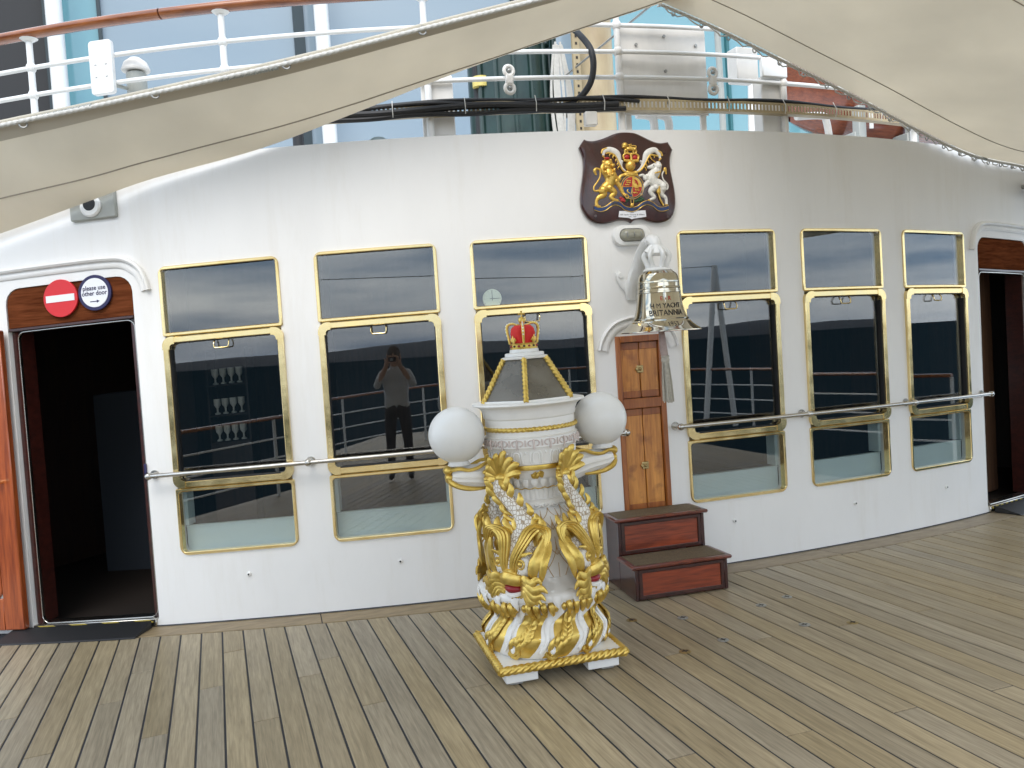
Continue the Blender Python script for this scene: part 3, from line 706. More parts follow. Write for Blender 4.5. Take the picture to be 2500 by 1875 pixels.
# grey speaker fitting at left, black lamp at right
t = thing('wall_speaker', 'grey wall box with round white dark centred speaker half behind the awning', 'speaker', W(-4.08, 2.56, 0))
mb = MB(); mb.prism(rrect(-4.235, -3.935, 2.565, 2.735, .012, 3, 3), .0, .03, lambda u, v, d: W(u, v, d), .006); obj('housing', mb, M['grey'], t)
mb = MB(); disc(mb, -4.09, 2.645, .068, .03, .05, 32, .01); obj('bezel', mb, M['white'], t)
mb = MB(); disc(mb, -4.09, 2.655, .040, .0502, .053, 24, .002); obj('cone', mb, M['black'], t)
t = thing('wall_floodlight', 'small black floodlight on the wall above the doorway without signs', 'lamp', W(3.27, 2.6, 0))
mb = MB(); wbox(mb, 3.24, 3.42, 2.60, 2.72, .06, .2, .015); obj('head', mb, M['black'], t)
mb = MB(); mb.tube([W(3.30, 2.66, 0), W(3.30, 2.66, .07)], .02, 10); obj('bracket', mb, M['grey'], t)

# ================================================================== BELL, BRACKET, ROPE
BS, BO = -.722, .36
BC = W(BS, 0, BO)          # foot of the bell's axis
brk = thing('bell_bracket', 'white cast scroll bracket holding the ship bell on the wall', 'bracket', W(BS, 1.72, 0))
mb = MB()
def arm(pts, n=10):
    cs = smooth(pts, 6); mb.tube([W(BS+c[0], c[1], c[2]) for c in cs], [c[3] for c in cs], n, rb=[c[4] for c in cs], nrm=[W(BS, 0, 1)-W(BS, 0, 0)]*len(cs)); return mb
arm([(-.03, 1.80, .008, .035, .012), (-.028, 1.85, .02, .052, .022), (-.02, 1.91, .045, .058, .034), (-.005, 2.0, .09, .056, .044), (0, 2.08, .16, .050, .046), (0, 2.132, .25, .046, .042), (0, 2.138, .32, .042, .038), (0, 2.11, .358, .036, .034), (0, 2.07, .36, .032, .030)])
obj('arm', mb, M['white'], brk)
mb = MB(); arm([(-.03, 1.84, .012, .03, .012), (-.075, 1.90, .012, .032, .012), (-.11, 1.955, .012, .026, .012), (-.125, 1.985, .010, .014, .010)]); mb.tube([W(BS-.105, 1.96, .0), W(BS-.105, 1.96, .03)], .018, 12); obj('lug', mb, M['white'], brk)
mb = MB(); mb.tube([W(BS-.055, 2.055, BO), W(BS-.03, 2.085, BO), W(BS+.03, 2.085, BO), W(BS+.055, 2.055, BO)], .02, 10, rb=.028); obj('shackle', mb, M['white'], brk)
bell = thing('ship_bell', 'polished metal ship bell with engraved lettering hanging on white bracket', 'bell', (BC.x, BC.y, 1.58+BC.z))
bz = BC.z
prof = [(.0, 1.956), (.05, 1.954), (.083, 1.946), (.102, 1.930), (.111, 1.908), (.1125, 1.886), (.1155, 1.884), (.1155, 1.876), (.113, 1.874), (.1145, 1.852), (.118, 1.850), (.119, 1.842), (.1155, 1.838), (.1165, 1.825), (.1195, 1.823), (.120, 1.816), (.118, 1.813), (.121, 1.79), (.126, 1.755), (.134, 1.71), (.1435, 1.676), (.147, 1.667), (.153, 1.666), (.155, 1.660), (.154, 1.654), (.160, 1.646), (.166, 1.645), (.168, 1.639), (.180, 1.626), (.20, 1.609), (.220, 1.594), (.2275, 1.588), (.2275, 1.583)]
prof = [(q_*1.09, z_) for q_, z_ in prof]
mb = MB(); mb.lathe(prof, 72, (BC.x, BC.y, bz)); mb.f.pop() if len(mb.f[-1]) > 4 else None
obj('body', mb, M['silver'], bell, ang=25)
mb = MB(); mb.lathe([(.2465, 1.5832), (.233, 1.589), (.205, 1.607), (.16, 1.645), (.13, 1.72), (.112, 1.85), (.095, 1.92), (.0, 1.93)], 48, (BC.x, BC.y, bz)); mb.f = [f for f in mb.f if len(f) == 4]
obj('lining', mb, mat('bell_red', (.42, .03, .05), .5), bell)
mb = MB(); mb.lathe([(.0, 1.949), (.084, 1.9475), (.088, 1.953), (.075, 1.966), (.04, 1.974), (.0, 1.975)], 36, (BC.x, BC.y, bz)); obj('top_plate', mb, M['white'], bell)
ba = math.atan2(-BC.y, -BC.x)
for k in range(6):
    a = ba+rad(30)+k*PI/3; d = Vector((cos(a), sin(a), 0)); c = Vector((BC.x, BC.y, bz))
    cs = smooth([(.050, 1.965, .014), (.060, 1.995, .013), (.074, 2.030, .013), (.068, 2.052, .014), (.03, 2.080, .018)], 4)
    mb = MB(); mb.tube([c+d*q[0]+Vector((0, 0, q[1])) for q in cs], [q[2] for q in cs], 8, rb=[q[2]*1.3 for q in cs], nrm=[d]*len(cs)); obj('crown_loop', mb, M['white'], bell)
mb = MB(); mb.lathe([(.052, 2.045), (.062, 2.055), (.050, 2.085), (.03, 2.11), (0, 2.115)], 20, (BC.x, BC.y, bz)); obj('crown_boss', mb, M['white'], bell)
def bell_r(z):
    for (r1, z1), (r2, z2) in zip(prof[:-1], prof[1:]):
        if z2 <= z <= z1: return r1+(r2-r1)*((z1-z)/max(1e-6, z1-z2))
    return prof[-1][0]
tphi = ba+rad(17)
def on_bell(u, v, d=0):
    r_ = bell_r(v)+.0012+d; a = tphi+u/r_; return Vector((BC.x+r_*cos(a), BC.y+r_*sin(a), bz+v))
def engr(txt, size, z, mt, sx=1.0, bold=.0004, dx=0.0):
    m_ = MB(); put_text(m_, txt, size, lambda u, v, d=0: on_bell(u*sx+dx, z+v, d), bold); obj('engraving', m_, mt, bell, ang=0)
engr('E', .032, 1.768, M['redink'], dx=-.026); engr('II', .018, 1.770, M['redink'], dx=-.001, sx=.8); engr('R', .032, 1.768, M['redink'], dx=.023)
engr('H M YACHT', .040, 1.722, M['ink'], .92); engr('BRITANNIA', .046, 1.678, M['ink'], .94); engr('1953', .036, 1.613, M['ink'], 1.0, 0, .02)
# rope
t = thing('bell_rope', 'pale tasselled cord hanging from the ship bell', 'bell rope', (BC.x, BC.y, bz+1.15))
mb = MB(); cs = smooth([(0, 1.76, .012), (0, 1.66, .014), (.004, 1.58, .018), (.010, 1.50, .022), (.016, 1.44, .022), (.018, 1.425, .018)], 5)
mb.tube([(BC.x+q[0], BC.y, bz+q[1]) for q in cs], [q[2] for q in cs], 12); obj('cord', mb, mat('pink_cord', (.50, .40, .36), .85, var=.2, vscale=50), t)
mb = MB(); mb.lathe([(.018, 1.39), (.024, 1.40), (.026, 1.412), (.022, 1.424), (.026, 1.432), (.020, 1.442)], 20, (BC.x+.019, BC.y, bz)); obj('knot', mb, M['tassel'], t)
mb = MB(); random.seed(5)
for k in range(46):
    a = random.random()*2*PI; q = sqrt(random.random()); r1 = .019*q; r2 = .034*q; L = random.uniform(1.148, 1.165)
    p = [Vector((BC.x+.020+r1*cos(a), BC.y+r1*sin(a), bz+1.40)), Vector((BC.x+.023+(r1+r2)*.55*cos(a+.1), BC.y+(r1+r2)*.55*sin(a+.1), bz+1.28)), Vector((BC.x+.026+r2*cos(a+.2), BC.y+r2*sin(a+.2), bz+L))]
    mb.tube(p, .0035, 5)
obj('tassel', mb, M['tassel'], t, kind='stuff')

# ================================================================== CREST PLAQUE
PA = ((0.0004345, -2.48e-05, -1.1178196), (-9.8e-06, -0.000405, 2.9297418))
def PQ(x, y, d=0.0): return W(PA[0][0]*x+PA[0][1]*y+PA[0][2], PA[1][0]*x+PA[1][1]*y+PA[1][2], .004+d)
plq = thing('crest_plaque', 'dark wooden shield plaque with carved gilded royal arms on the wall', 'plaque', PQ(960, 1550))
half = smooth([(900, 142), (1010, 150), (1110, 185), (1240, 245), (1340, 285), (1430, 300), (1500, 293), (1552, 282)], 4)+[(1590, 340), (1628, 402)]+smooth([(1628, 402), (1600, 480), (1588, 580), (1595, 700), (1625, 850), (1655, 1000), (1675, 1150), (1672, 1300), (1640, 1420), (1580, 1500), (1480, 1545), (1370, 1555), (1250, 1530), (1150, 1500), (1060, 1500), (1000, 1525), (965, 1556)], 4)[1:]
left = smooth([(965, 1556), (930, 1530), (870, 1512), (780, 1512), (670, 1540), (560, 1560), (450, 1550), (340, 1500), (260, 1410), (205, 1290), (192, 1150), (205, 1000), (225, 850), (238, 700), (235, 580), (212, 480), (172, 378)], 4)[1:]+[(205, 320), (247, 256)]+smooth([(247, 256), (300, 275), (380, 280), (470, 262), (580, 222), (700, 170), (800, 146), (900, 142)], 4)[1:-1]
mb = MB(); O = half+left
mb.prism(O, 0, .022, lambda u, v, d: PQ(u, v, d)); I1 = inset(O, 18); I2 = inset(O, 40)
mb2 = MB(); mb2.loops([[PQ(u, v, .0) for u, v in O], [PQ(u, v, .020) for u, v in O], [PQ(u, v, .028) for u, v in I1], [PQ(u, v, .030) for u, v in I2]], capa=True, capb=True)
obj('board', mb2, M['plaque'], plq, ang=30)
NP = (PQ(960, 900, 1)-PQ(960, 900, 0)).normalized(); D0 = .030
gold2 = mat('crest_gilt', (.90, .62, .16), .36, .75, col2=(.62, .36, .06), vscale=60, bump=.4, bscale=160)
cwhite = mat('crest_white', (.80, .78, .72), .4, var=.2, vscale=50)
cblue = mat('crest_blue', (.015, .045, .15), .4); cred = mat('crest_red', (.42, .02, .02), .4); cgreen = mat('crest_green', (.02, .07, .03), .5)
def limb(mb, pts, fl=.75, n=10, lift=0.0):
    """carved limb: (x, y, half width) in plaque units"""
    cs = smooth(pts, 5); sc_ = .00042
    mb.tube([PQ(c[0], c[1], D0+lift) for c in cs], [max(.6, c[2])*sc_ for c in cs], n, rb=[max(.6, c[2])*sc_*fl for c in cs], nrm=[NP]*len(cs))
    for e in (cs[0], cs[-1]): mb.ball(PQ(e[0], e[1], D0+lift), max(.6, e[2])*sc_*.97, 8, 6)
def blob(mb, x, y, rx, ry, rz=None, lift=0.0):
    ux = (PQ(x+1, y)-PQ(x, y)); uy = (PQ(x, y+1)-PQ(x, y)); r3 = NP*((rz or min(rx, ry))*.00042)
    c = PQ(x, y, D0+lift); m3 = Matrix((ux*rx, uy*ry, r3)).transposed(); mb.ball(c, 1, 12, 8, M=m3)
lion = MB()
limb(lion, [(600, 690, 60), (620, 780, 98), (650, 850, 98), (620, 950, 78), (565, 1000, 72), (510, 1060, 60)], .6)
blob(lion, 600, 645, 78, 82, 60); blob(lion, 672, 662, 40, 34, 44); limb(lion, [(530, 640, 20), (510, 700, 30), (540, 780, 30), (580, 850, 14)], .8)
for (x, y) in ((530, 610), (560, 580), (600, 568), (640, 585)): blob(lion, x, y, 22, 30)
limb(lion, [(700, 830, 44), (768, 884, 32), (792, 835, 27), (860, 802, 26), (905, 792, 32)])
limb(lion, [(720, 905, 46), (780, 980, 34), (812, 1060, 26), (852, 1112, 30)])
limb(lion, [(520, 1040, 68), (535, 1115, 50), (455, 1160, 34), (425, 1230, 26), (440, 1290, 30), (475, 1300, 20)])
limb(lion, [(620, 1010, 60), (702, 1085, 46), (640, 1150, 30), (700, 1195, 28), (748, 1212, 22)])
limb(lion, [(470, 1050, 18), (395, 1052, 14), (388, 990, 12), (440, 915, 12), (482, 830, 12), (478, 735, 15), (430, 712, 20), (398, 740, 26), (420, 805, 14)])
for k in range(14):
    a = k*.9; blob(lion, 610+70*cos(a), 740+85*sin(a), 26, 34, 40, .016)
lo_ = obj('lion', lion, gold2, plq)
mb = MB(); blob(mb, 578, 560, 40, 22, 34, .01); obj('lion_crown', mb, cred, lo_)
un = MB()
limb(un, [(1385, 635, 44), (1330, 665, 44), (1270, 682, 30), (1228, 690, 22)]); limb(un, [(1350, 700, 30), (1310, 740, 18), (1285, 728, 10)])
limb(un, [(1385, 670, 60), (1350, 760, 72), (1295, 820, 84), (1290, 870, 90), (1330, 925, 80), (1400, 950, 74), (1455, 985, 70)], .6)
limb(un, [(1215, 830, 42), (1182, 872, 30), (1150, 812, 22), (1090, 822, 17)]); limb(un, [(1225, 925, 42), (1152, 1000, 26), (1132, 1075, 19), (1112, 1115, 22)])
limb(un, [(1340, 1000, 62), (1262, 1070, 40), (1328, 1158, 28), (1262, 1196, 20)]); limb(un, [(1460, 1020, 64), (1442, 1105, 38), (1508, 1170, 27), (1520, 1265, 23)])
limb(un, [(1480, 1000, 14), (1532, 1032, 13), (1540, 960, 12), (1472, 880, 11), (1452, 800, 11), (1480, 740, 12)])
uo_ = obj('unicorn', un, cwhite, plq)
def gild(name, fn_, par):
    m_ = MB(); fn_(m_); obj(name, m_, gold2, par)
gild('horn', lambda m: limb(m, [(1330, 615, 9), (1240, 538, 4)], lift=.01), uo_)
gild('mane', lambda m: limb(m, [(1422, 650, 26), (1412, 720, 24), (1400, 800, 20), (1390, 850, 10)]), uo_)
gild('tail_tuft', lambda m: limb(m, [(1480, 745, 14), (1500, 700, 20), (1515, 790, 12)]), uo_)
gild('chain', lambda m: limb(m, [(1380, 1000, 26), (1388, 1080, 34), (1390, 1120, 13), (1410, 1190, 13), (1462, 1285, 13)], lift=.008), uo_)
gild('hoof', lambda m: blob(m, 1520, 1270, 26, 20), uo_); gild('hoof', lambda m: blob(m, 1250, 1200, 30, 14), uo_); gild('hoof', lambda m: blob(m, 1122, 1118, 24, 16), uo_)
gild('collar', lambda m: limb(m, [(1310, 790, 12), (1390, 770, 12)], lift=.03), uo_)
mb = MB(); blob(mb, 1300, 662, 8, 9, 8, .014); obj('unicorn_eye', mb, M['ink'], uo_)
hm = MB(); blob(hm, 945, 665, 80, 92, 70); limb(hm, [(900, 770, 34), (960, 790, 42), (1030, 775, 34)]); limb(hm, [(870, 810, 26), (965, 800, 44), (1050, 812, 22)]); limb(hm, [(955, 790, 30), (965, 850, 14)])
ho_ = obj('helmet', hm, gold2, plq)
mb = MB()
for x in (920, 945, 970, 993): limb(mb, [(x, 665-28+abs(x-955)*.5, 5), (x, 665+30-abs(x-955)*.5, 5)], lift=.026)
obj('visor_bars', mb, cred, ho_)
cw = MB(); blob(cw, 885, 535, 52, 46, 40); blob(cw, 1012, 540, 52, 46, 40); co_ = obj('crown_cap', cw, cred, plq)
mb = MB(); limb(mb, [(835, 560, 16), (830, 510, 14), (880, 478, 14), (945, 490, 16), (1010, 482, 14), (1062, 515, 14), (1058, 565, 16)], lift=.012); limb(mb, [(850, 590, 22), (945, 598, 24), (1050, 592, 22)], lift=.012); limb(mb, [(945, 490, 18), (948, 580, 18)], lift=.016)
obj('crown_arches', mb, gold2, co_)
cl = MB(); limb(cl, [(905, 405, 34), (950, 400, 34), (1010, 408, 32)]); blob(cl, 860, 350, 46, 50, 40); blob(cl, 840, 375, 26, 24, 34); limb(cl, [(870, 420, 22), (862, 470, 14)]); limb(cl, [(900, 425, 20), (905, 470, 13)]); limb(cl, [(985, 420, 22), (1000, 478, 13)]); limb(cl, [(1015, 415, 22), (1040, 440, 15), (1030, 482, 13)]); limb(cl, [(1030, 400, 8), (1036, 360, 8), (985, 352, 8), (940, 360, 8), (925, 340, 9), (960, 332, 8)])
obj('crest_lion', cl, gold2, plq)
mw = MB(); mg = MB()
for mir in (0, 1):
    X = (lambda x: x) if not mir else (lambda x: 1925-x+(x < 800)*20)
    yo = 0 if not mir else 32
    limb(mw, [(X(880), 760, 14), (X(805), 690, 22), (X(775), 590, 40), (X(745), 490, 52), (X(690), 440, 50), (X(610), 415, 40), (X(545), 445+yo, 30), (X(530), 505+yo, 20)], .5)
    limb(mw, [(X(815), 600, 22), (X(795), 650, 28), (X(825), 720, 16)], .5)
    limb(mg, [(X(890), 770, 12), (X(830), 745, 14), (X(780), 660, 13), (X(735), 560, 12), (X(690), 500, 14), (X(620), 470+yo, 12), (X(570), 480+yo, 12)], .8, lift=.006)
    limb(mg, [(X(500), 470+yo, 14), (X(520), 420+yo, 14), (X(580), 395+yo, 10)], lift=.004); limb(mg, [(X(525), 520+yo, 18), (X(548), 548+yo, 10)], lift=.004)
    for (x, y) in ((735, 560), (690, 510), (640, 480), (760, 620), (770, 680)): limb(mg, [(X(x), y+yo*.5, 12), (X(x-20), y+28+yo*.5, 8), (X(x-14), y+44+yo*.5, 4)], lift=.004)
mo_ = obj('mantling', mw, cwhite, plq); obj('mantling_gilding', mg, gold2, mo_)
def oval(rx, ry, n=40, cx=970, cy=1000): return [(cx+rx*cos(2*PI*k/n), cy+ry*sin(2*PI*k/n)) for k in range(n)]
mb = MB(); mb.prism(oval(176, 188), .028, .036, PQ, 0); sh = obj('garter', mb, cblue, plq)
mb = MB()
for rx, ry, q in ((176, 188, 6), (150, 160, 7)): mb.tube([PQ(x, y, .037) for x, y in oval(rx, ry)], q*.00042, 6, closed=True)
limb(mb, [(850, 1140, 7), (880, 1112, 7), (912, 1150, 7), (880, 1180, 7), (850, 1140, 7)], lift=.012); limb(mb, [(945, 1200, 5), (950, 1270, 5)], lift=.01); limb(mb, [(990, 1200, 5), (988, 1270, 5)], lift=.01); blob(mb, 968, 1285, 30, 36, 24, .006); limb(mb, [(968, 1300, 14), (968, 1345, 5)])
obj('garter_gilding', mb, gold2, sh)
def quarter(a0, a1, mt):
    pl = [(970, 1000)]+[(970+146*cos(a0+(a1-a0)*k/10), 1000+156*sin(a0+(a1-a0)*k/10)) for k in range(11)]
    mb = MB(); mb.prism(pl, .0362, .041, PQ, 0); return obj('shield_quarter', mb, mt, sh)
quarter(PI, 1.5*PI, cred); quarter(1.5*PI, 2*PI, gold2); quarter(0, .5*PI, cred); quarter(.5*PI, PI, cblue)
mb = MB()
for (x, y) in ((915, 905), (910, 935), (890, 970), (1040, 1020), (1045, 1055), (1020, 1095)):
    limb(mb, [(x-28, y, 6), (x, y-4, 9), (x+28, y, 6)], lift=.013); limb(mb, [(x-18, y+4, 4), (x-20, y+14, 3)], lift=.012); limb(mb, [(x+16, y+4, 4), (x+20, y+14, 3)], lift=.012); blob(mb, x-32, y-6, 9, 9, 8, .013)
limb(mb, [(945, 1120, 5), (955, 1050, 6), (948, 1030, 4)], lift=.013); limb(mb, [(900, 1040, 8), (890, 1070, 10), (925, 1100, 8)], lift=.012)
limb(mb, [(970, 850, 4), (970, 1150, 4)], lift=.0125); limb(mb, [(826, 1000, 4), (1114, 1000, 4)], lift=.0125); obj('charges', mb, gold2, sh)
mb = MB(); limb(mb, [(1010, 890, 10), (1035, 920, 14), (1050, 960, 10)], lift=.012); limb(mb, [(1035, 905, 6), (1010, 940, 6)], lift=.012); obj('charge_lion', mb, cred, sh)
mb = MB()
for x, y in ((800, 1170), (830, 1190), (850, 1215), (815, 1205)): blob(mb, x, y, 26, 24, 20)
obj('rose', mb, cred, plq)
mb = MB()
for x, y in ((1080, 1185), (1110, 1165), (1140, 1190), (1060, 1215), (1110, 1210), (880, 1220), (1020, 1225), (905, 1200)): blob(mb, x, y, 28, 22, 14)
obj('leaves', mb, cgreen, plq)
rib = smooth([(385, 1315), (480, 1345), (565, 1325), (640, 1272), (715, 1245), (795, 1272), (860, 1328), (960, 1350), (1050, 1330), (1130, 1272), (1215, 1245), (1300, 1272), (1380, 1335), (1460, 1347), (1550, 1322)], 5)
mb = MB(); mb.grid([[PQ(x, y-32, .0335) for x, y in rib], [PQ(x, y, .0375) for x, y in rib], [PQ(x, y+32, .0335) for x, y in rib]]); ro = obj('motto_scroll', mb, cblue, plq)
mb = MB()
for d in (-32, 32): mb.tube([PQ(x, y+d, .034) for x, y in rib], .0022, 6)
obj('scroll_edge', mb, gold2, ro)
mb = MB()
for txt, x0, y0, sz in (('DIEU', 712, 1270, 52), ('ET', 880, 1356, 36), ('MON', 1040, 1352, 36), ('DROIT', 1228, 1270, 48)):
    put_text(mb, txt, sz, lambda u, v, d=0, x0=x0, y0=y0: PQ(x0+u*1.05, y0-v+abs(u)*.16, .0382+d), 1.0)
obj('motto', mb, mat('motto_ink', (.10, .075, .03), .5), ro, ang=0)
mb = MB(); mb.add([PQ(x, y, .0325) for x, y in ((772, 1372), (1182, 1365), (1196, 1466), (1010, 1490), (965, 1502), (920, 1480), (760, 1466))], [(0, 1, 2, 3, 4, 5, 6)]); lb = obj('caption_card', mb, M['signwhite'], plq, ang=0)
mb = MB()
for txt, x0, y0, sz in (('from', 975, 1405, 26), ('HM Yacht Victoria & Albert', 975, 1440, 34), ('1899 - 1937', 975, 1472, 26)):
    put_text(mb, txt, sz, lambda u, v, d=0, x0=x0, y0=y0: PQ(x0+u, y0-v, .0330+d), 0)
obj('caption', mb, M['ink'], lb, ang=0)
for (x, y) in ((412, 1440), (1540, 1462), (1500, 455), (340, 420)):
    mb = MB(); mb.prism(oval(20, 22, 12, x, y), .027, .0315, PQ, 0); obj('screw_plug', mb, M['mahog_dark'], plq)

# ================================================================== BINNACLE
BX, BY = 1.462, 4.06
bin_ = thing('binnacle', 'ornate white and gold ship binnacle with carved dolphins and a crown on top', 'binnacle', (BX, BY, dz(BX)+.002), rot=(0, -.0175, 0))
A0 = math.atan2(-BY, -BX)
def CY(phi, r, z):
    a = A0+rad(phi); return Vector((r*cos(a), r*sin(a), z))
ZMAP = [(0, 0), (.099, .1), (.15, .175), (.25, .275), (.28, .335), (.30, .362), (.316, .382), (.345, .425), (.372, .462), (.40, .502), (.455, .57), (.60, .72), (.75, .80), (.775, .825), (.845, .882), (.888, .925), (.944, .977), (.965, 1.0), (1.04, 1.085), (1.10, 1.132), (1.145, 1.171), (1.19, 1.22), (1.275, 1.288), (1.288, 1.30), (1.49, 1.50), (1.503, 1.512), (1.522, 1.53), (1.543, 1.548), (1.574, 1.576), (1.65, 1.664), (1.72, 1.73), (2, 2.0)]
def zm_(z):
    for (a, b), (c, d) in zip(ZMAP[:-1], ZMAP[1:]):
        if a <= z <= c: return b+(d-b)*(z-a)/(c-a)
    return z
def bpart(name, mb, mt, parent=None, ang=40, zm=True, **k):
    if zm: mb.xf(lambda q: (q.x, q.y, zm_(q.z)))
    return obj(name, mb, M[mt] if isinstance(mt, str) else mt, parent or bin_, ang, local=True, **k)
# base
BR = Matrix.Rotation(rad(-5), 3, 'Z')
mb = MB(); mb.box((0, 0, .081), (.585, .545, .036), .004, M=BR); bpart('base_plate', mb, 'carved', zm=False)
for sx in (-1, 1):
    for sy in (-1, 1):
        mb = MB(); mb.box((sx*.200, sy*.182, .038), (.155, .150, .05), .003, M=BR); ft = bpart('foot', mb, 'white', zm=False)
        mb = MB(); mb.box((sx*.225, sy*.215, .0065), (.06, .05, .013), .001, M=BR); bpart('foot_pad', mb, 'lead', ft, zm=False)
c4 = [BR @ Vector((x*.300, y*.280, .084)) for x, y in ((-1, -1), (1, -1), (1, 1), (-1, 1))]
for i in range(4):
    mb = MB(); a, b = c4[i], c4[(i+1) % 4]; d = (b-a).normalized()*.010; mb.rope([a-d, b+d], .0185, .13, 4, 28, .20); bpart('rope_moulding', mb, 'gold', zm=False)
# pedestal
ped = [(.268, .099), (.280, .103), (.293, .122), (.302, .15), (.300, .18), (.278, .212), (.254, .238), (.249, .252), (.260, .268), (.288, .285), (.304, .300), (.300, .316)]
def ped_r(z):
    for (r1, z1), (r2, z2) in zip(ped[:-1], ped[1:]):
        if z1 <= z <= z2: return r1+(r2-r1)*(z-z1)/(z2-z1)
    return ped[0][0] if z < ped[0][1] else ped[-1][0]
mb = MB(); mb.lathe(ped, 96); pdo = bpart('pedestal', mb, 'carved')
NPAN = 10
def strap_phi(z):               # S-lean of the panels
    t = (z-.11)/.17; return -13+24*t+4*sin(t*PI*2)
random.seed(11)
for k in range(NPAN):
    p0 = 360/NPAN*k+2
    # gilded ground between two white straps
    mb = MB(); rows = []
    for i in range(15):
        z = .106+.160*i/14; rr = ped_r(z); w0 = 7.0+6*max(0, (.16-z)/.06)*0
        rows.append([CY(p0+18+strap_phi(z)+q*12, rr+.0045*cos(q*PI/2)+.001, z) for q in (-1, -.6, -.2, .2, .6, 1)])
    mb.grid(rows); pn = bpart('gilded_panel', mb, 'gold', pdo)
    # leaf: stem and leaflets
    mb = MB(); st = []
    for i in range(9):
        t = i/8; z = .118+.145*t; st.append((p0+18+strap_phi(z)-6+10*t, ped_r(z)+.010, z, .008*(1-.6*t)+.002))
    mb.tube([CY(*q[:3]) for q in st], [q[3] for q in st], 7)
    for i in range(8):
        f_ = .02+.86*i/7; j0 = min(7, int(f_*8)); g_ = f_*8-j0
        ph = st[j0][0]+(st[j0+1][0]-st[j0][0])*g_; z = st[j0][2]+(st[j0+1][2]-st[j0][2])*g_
        for sd in (-1, 1):
            L = .088*(1-.45*f_)*random.uniform(.88, 1.1); cs = []
            for j in range(7):
                u = j/6; th_ = rad(68-sd*(46-40*u)); a_ = L*u*cos(th_); zz = min(.272, z+L*u*sin(th_)*.85)
                cs.append((CY(ph+math.degrees(a_/.29), ped_r(zz)+.0075+.010*sin(PI*u)*(1-.3*u), zz), .0118*sin(PI*(.12+.84*u))))
            mb.tube([c[0] for c in cs], [c[1] for c in cs], 6, rb=[c[1]*.40 for c in cs], nrm=[CY(ph, 1, 0)]*7)
    # scroll at the foot
    sc_ = []
    for j in range(15):
        u = j/14; a = rad(200+420*u); q = .034*(1-.62*u); z = .136+q*sin(a); sc_.append(CY(p0+10+math.degrees(q*cos(a)/.29)+strap_phi(.13), ped_r(max(.1, z))+.006+.006*u, max(.106, z)))
    mb.tube(sc_, [.0095*(1-.5*j/14) for j in range(15)], 7)
    bpart('acanthus_leaf', mb, 'gold', pdo)
    mb = MB(); mb.ball(CY(p0+10+strap_phi(.13), ped_r(.13)+.006, .134), (.017, .017, .014)); bpart('boss', mb, 'carved', pdo)
    mb = MB(); cs = []
    for i in range(13):
        t = i/12; z = .125+.165*t; cs.append((CY(p0+strap_phi(z), ped_r(z)+.004, z), .007+.013*t*t+.002*sin(PI*t)))
    mb.tube([c[0] for c in cs], [c[1] for c in cs], 8, rb=[.007]*13, nrm=[CY(p0, 1, 0)]*13)
    bpart('white_strap', mb, 'carved', pdo)
    # row of gold lobes with scroll under the rim
    mb = MB()
    for j in range(4):
        q = -10+6.6*j; L = .022-.002*abs(j-1.5)
        cs = [CY(p0+30+q, .300, .306), CY(p0+30+q, .312, .296), CY(p0+30+q+1, .306, .296-L*.55), CY(p0+30+q+2, .291, .292-L)]
        cs = smooth([tuple(c) for c in cs], 3); n_ = len(cs); mb.tube(cs, [.0165*sin(PI*(.30+.50*i/(n_-1))) for i in range(n_)], 8)
    mb.ball(CY(p0+30+14.2, .300, .292), (.016, .016, .016), 10, 8); mb.ball(CY(p0+30-14.2, .300, .292), (.014, .014, .014), 10, 8)
    bpart('gilded_lobes', mb, 'gold', pdo)
mb = MB(); mb.lathe([(.296, .308), (.310, .310), (.318, .318), (.319, .328), (.312, .338), (.298, .343), (.285, .345)], 96, mod=lambda r, z, a: r+.003*sin(a*20)*(z > .315)); rim = bpart('rim', mb, 'carved')
for k in range(NPAN*2):
    ph = 18*k+11; cs = [CY(ph, .318, .332), CY(ph, .321, .318), CY(ph+1, .315, .300), CY(ph+1.5, .303, .286)]; cs = smooth([tuple(c) for c in cs], 3)
    mb = MB(); n_ = len(cs); mb.tube(cs, [.024*(1-i/(n_-1))**.8+.002 for i in range(n_)], 8, rb=.005, nrm=[CY(ph, 1, 0)]*n_); bpart('rim_leaf', mb, 'carved', rim)
mb = MB(); mb.lathe([(.300, .338), (.290, .348), (.268, .356), (.250, .366), (.235, .38)], 128, mod=lambda r, z, a: r+.009*sin(a*11+z*160)*sin(a*5+1)+.004*sin(a*27+z*90)); bpart('carved_waves', mb, 'carved')
# column
col = [(.236, .35), (.232, .42), (.222, .48), (.205, .55), (.185, .61), (.163, .66), (.145, .70), (.134, .735)]
def col_r(z):
    for (r1, z1), (r2, z2) in zip(col[:-1], col[1:]):
        if z1 <= z <= z2: return r1+(r2-r1)*(z-z1)/(z2-z1)
    return col[0][0] if z < .35 else col[-1][0]
mb = MB(); mb.lathe(col, 64); co = bpart('column', mb, 'carved')
mb = MB()
for row in range(6):
    zt = .735-.055*row; 
    for k in range(12):
        ph = 30*k+(15 if row % 2 else 0)+6
        for sd in (-1, 1):
            cs = [CY(ph+sd*15*(1-u)**.0*(1-u**2.2), col_r(max(.35, zt-.11*u))+.0012, max(.35, zt-.11*u)) for u in [i/7 for i in range(8)]]
            mb.tube(cs, .0019, 5)
        mb.tube([CY(ph, col_r(max(.35, zt-.105*u))+.001, max(.35, zt-.105*u)) for u in (.3, .65, 1)], .0014, 5)
bpart('leaf_outline', mb, 'outline', co, kind='stuff')
mb = MB(); mb.lathe([(.132, .73), (.146, .735), (.150, .75), (.146, .765), (.132, .775)], 64); sr = bpart('scallop_ring', mb, 'carved')
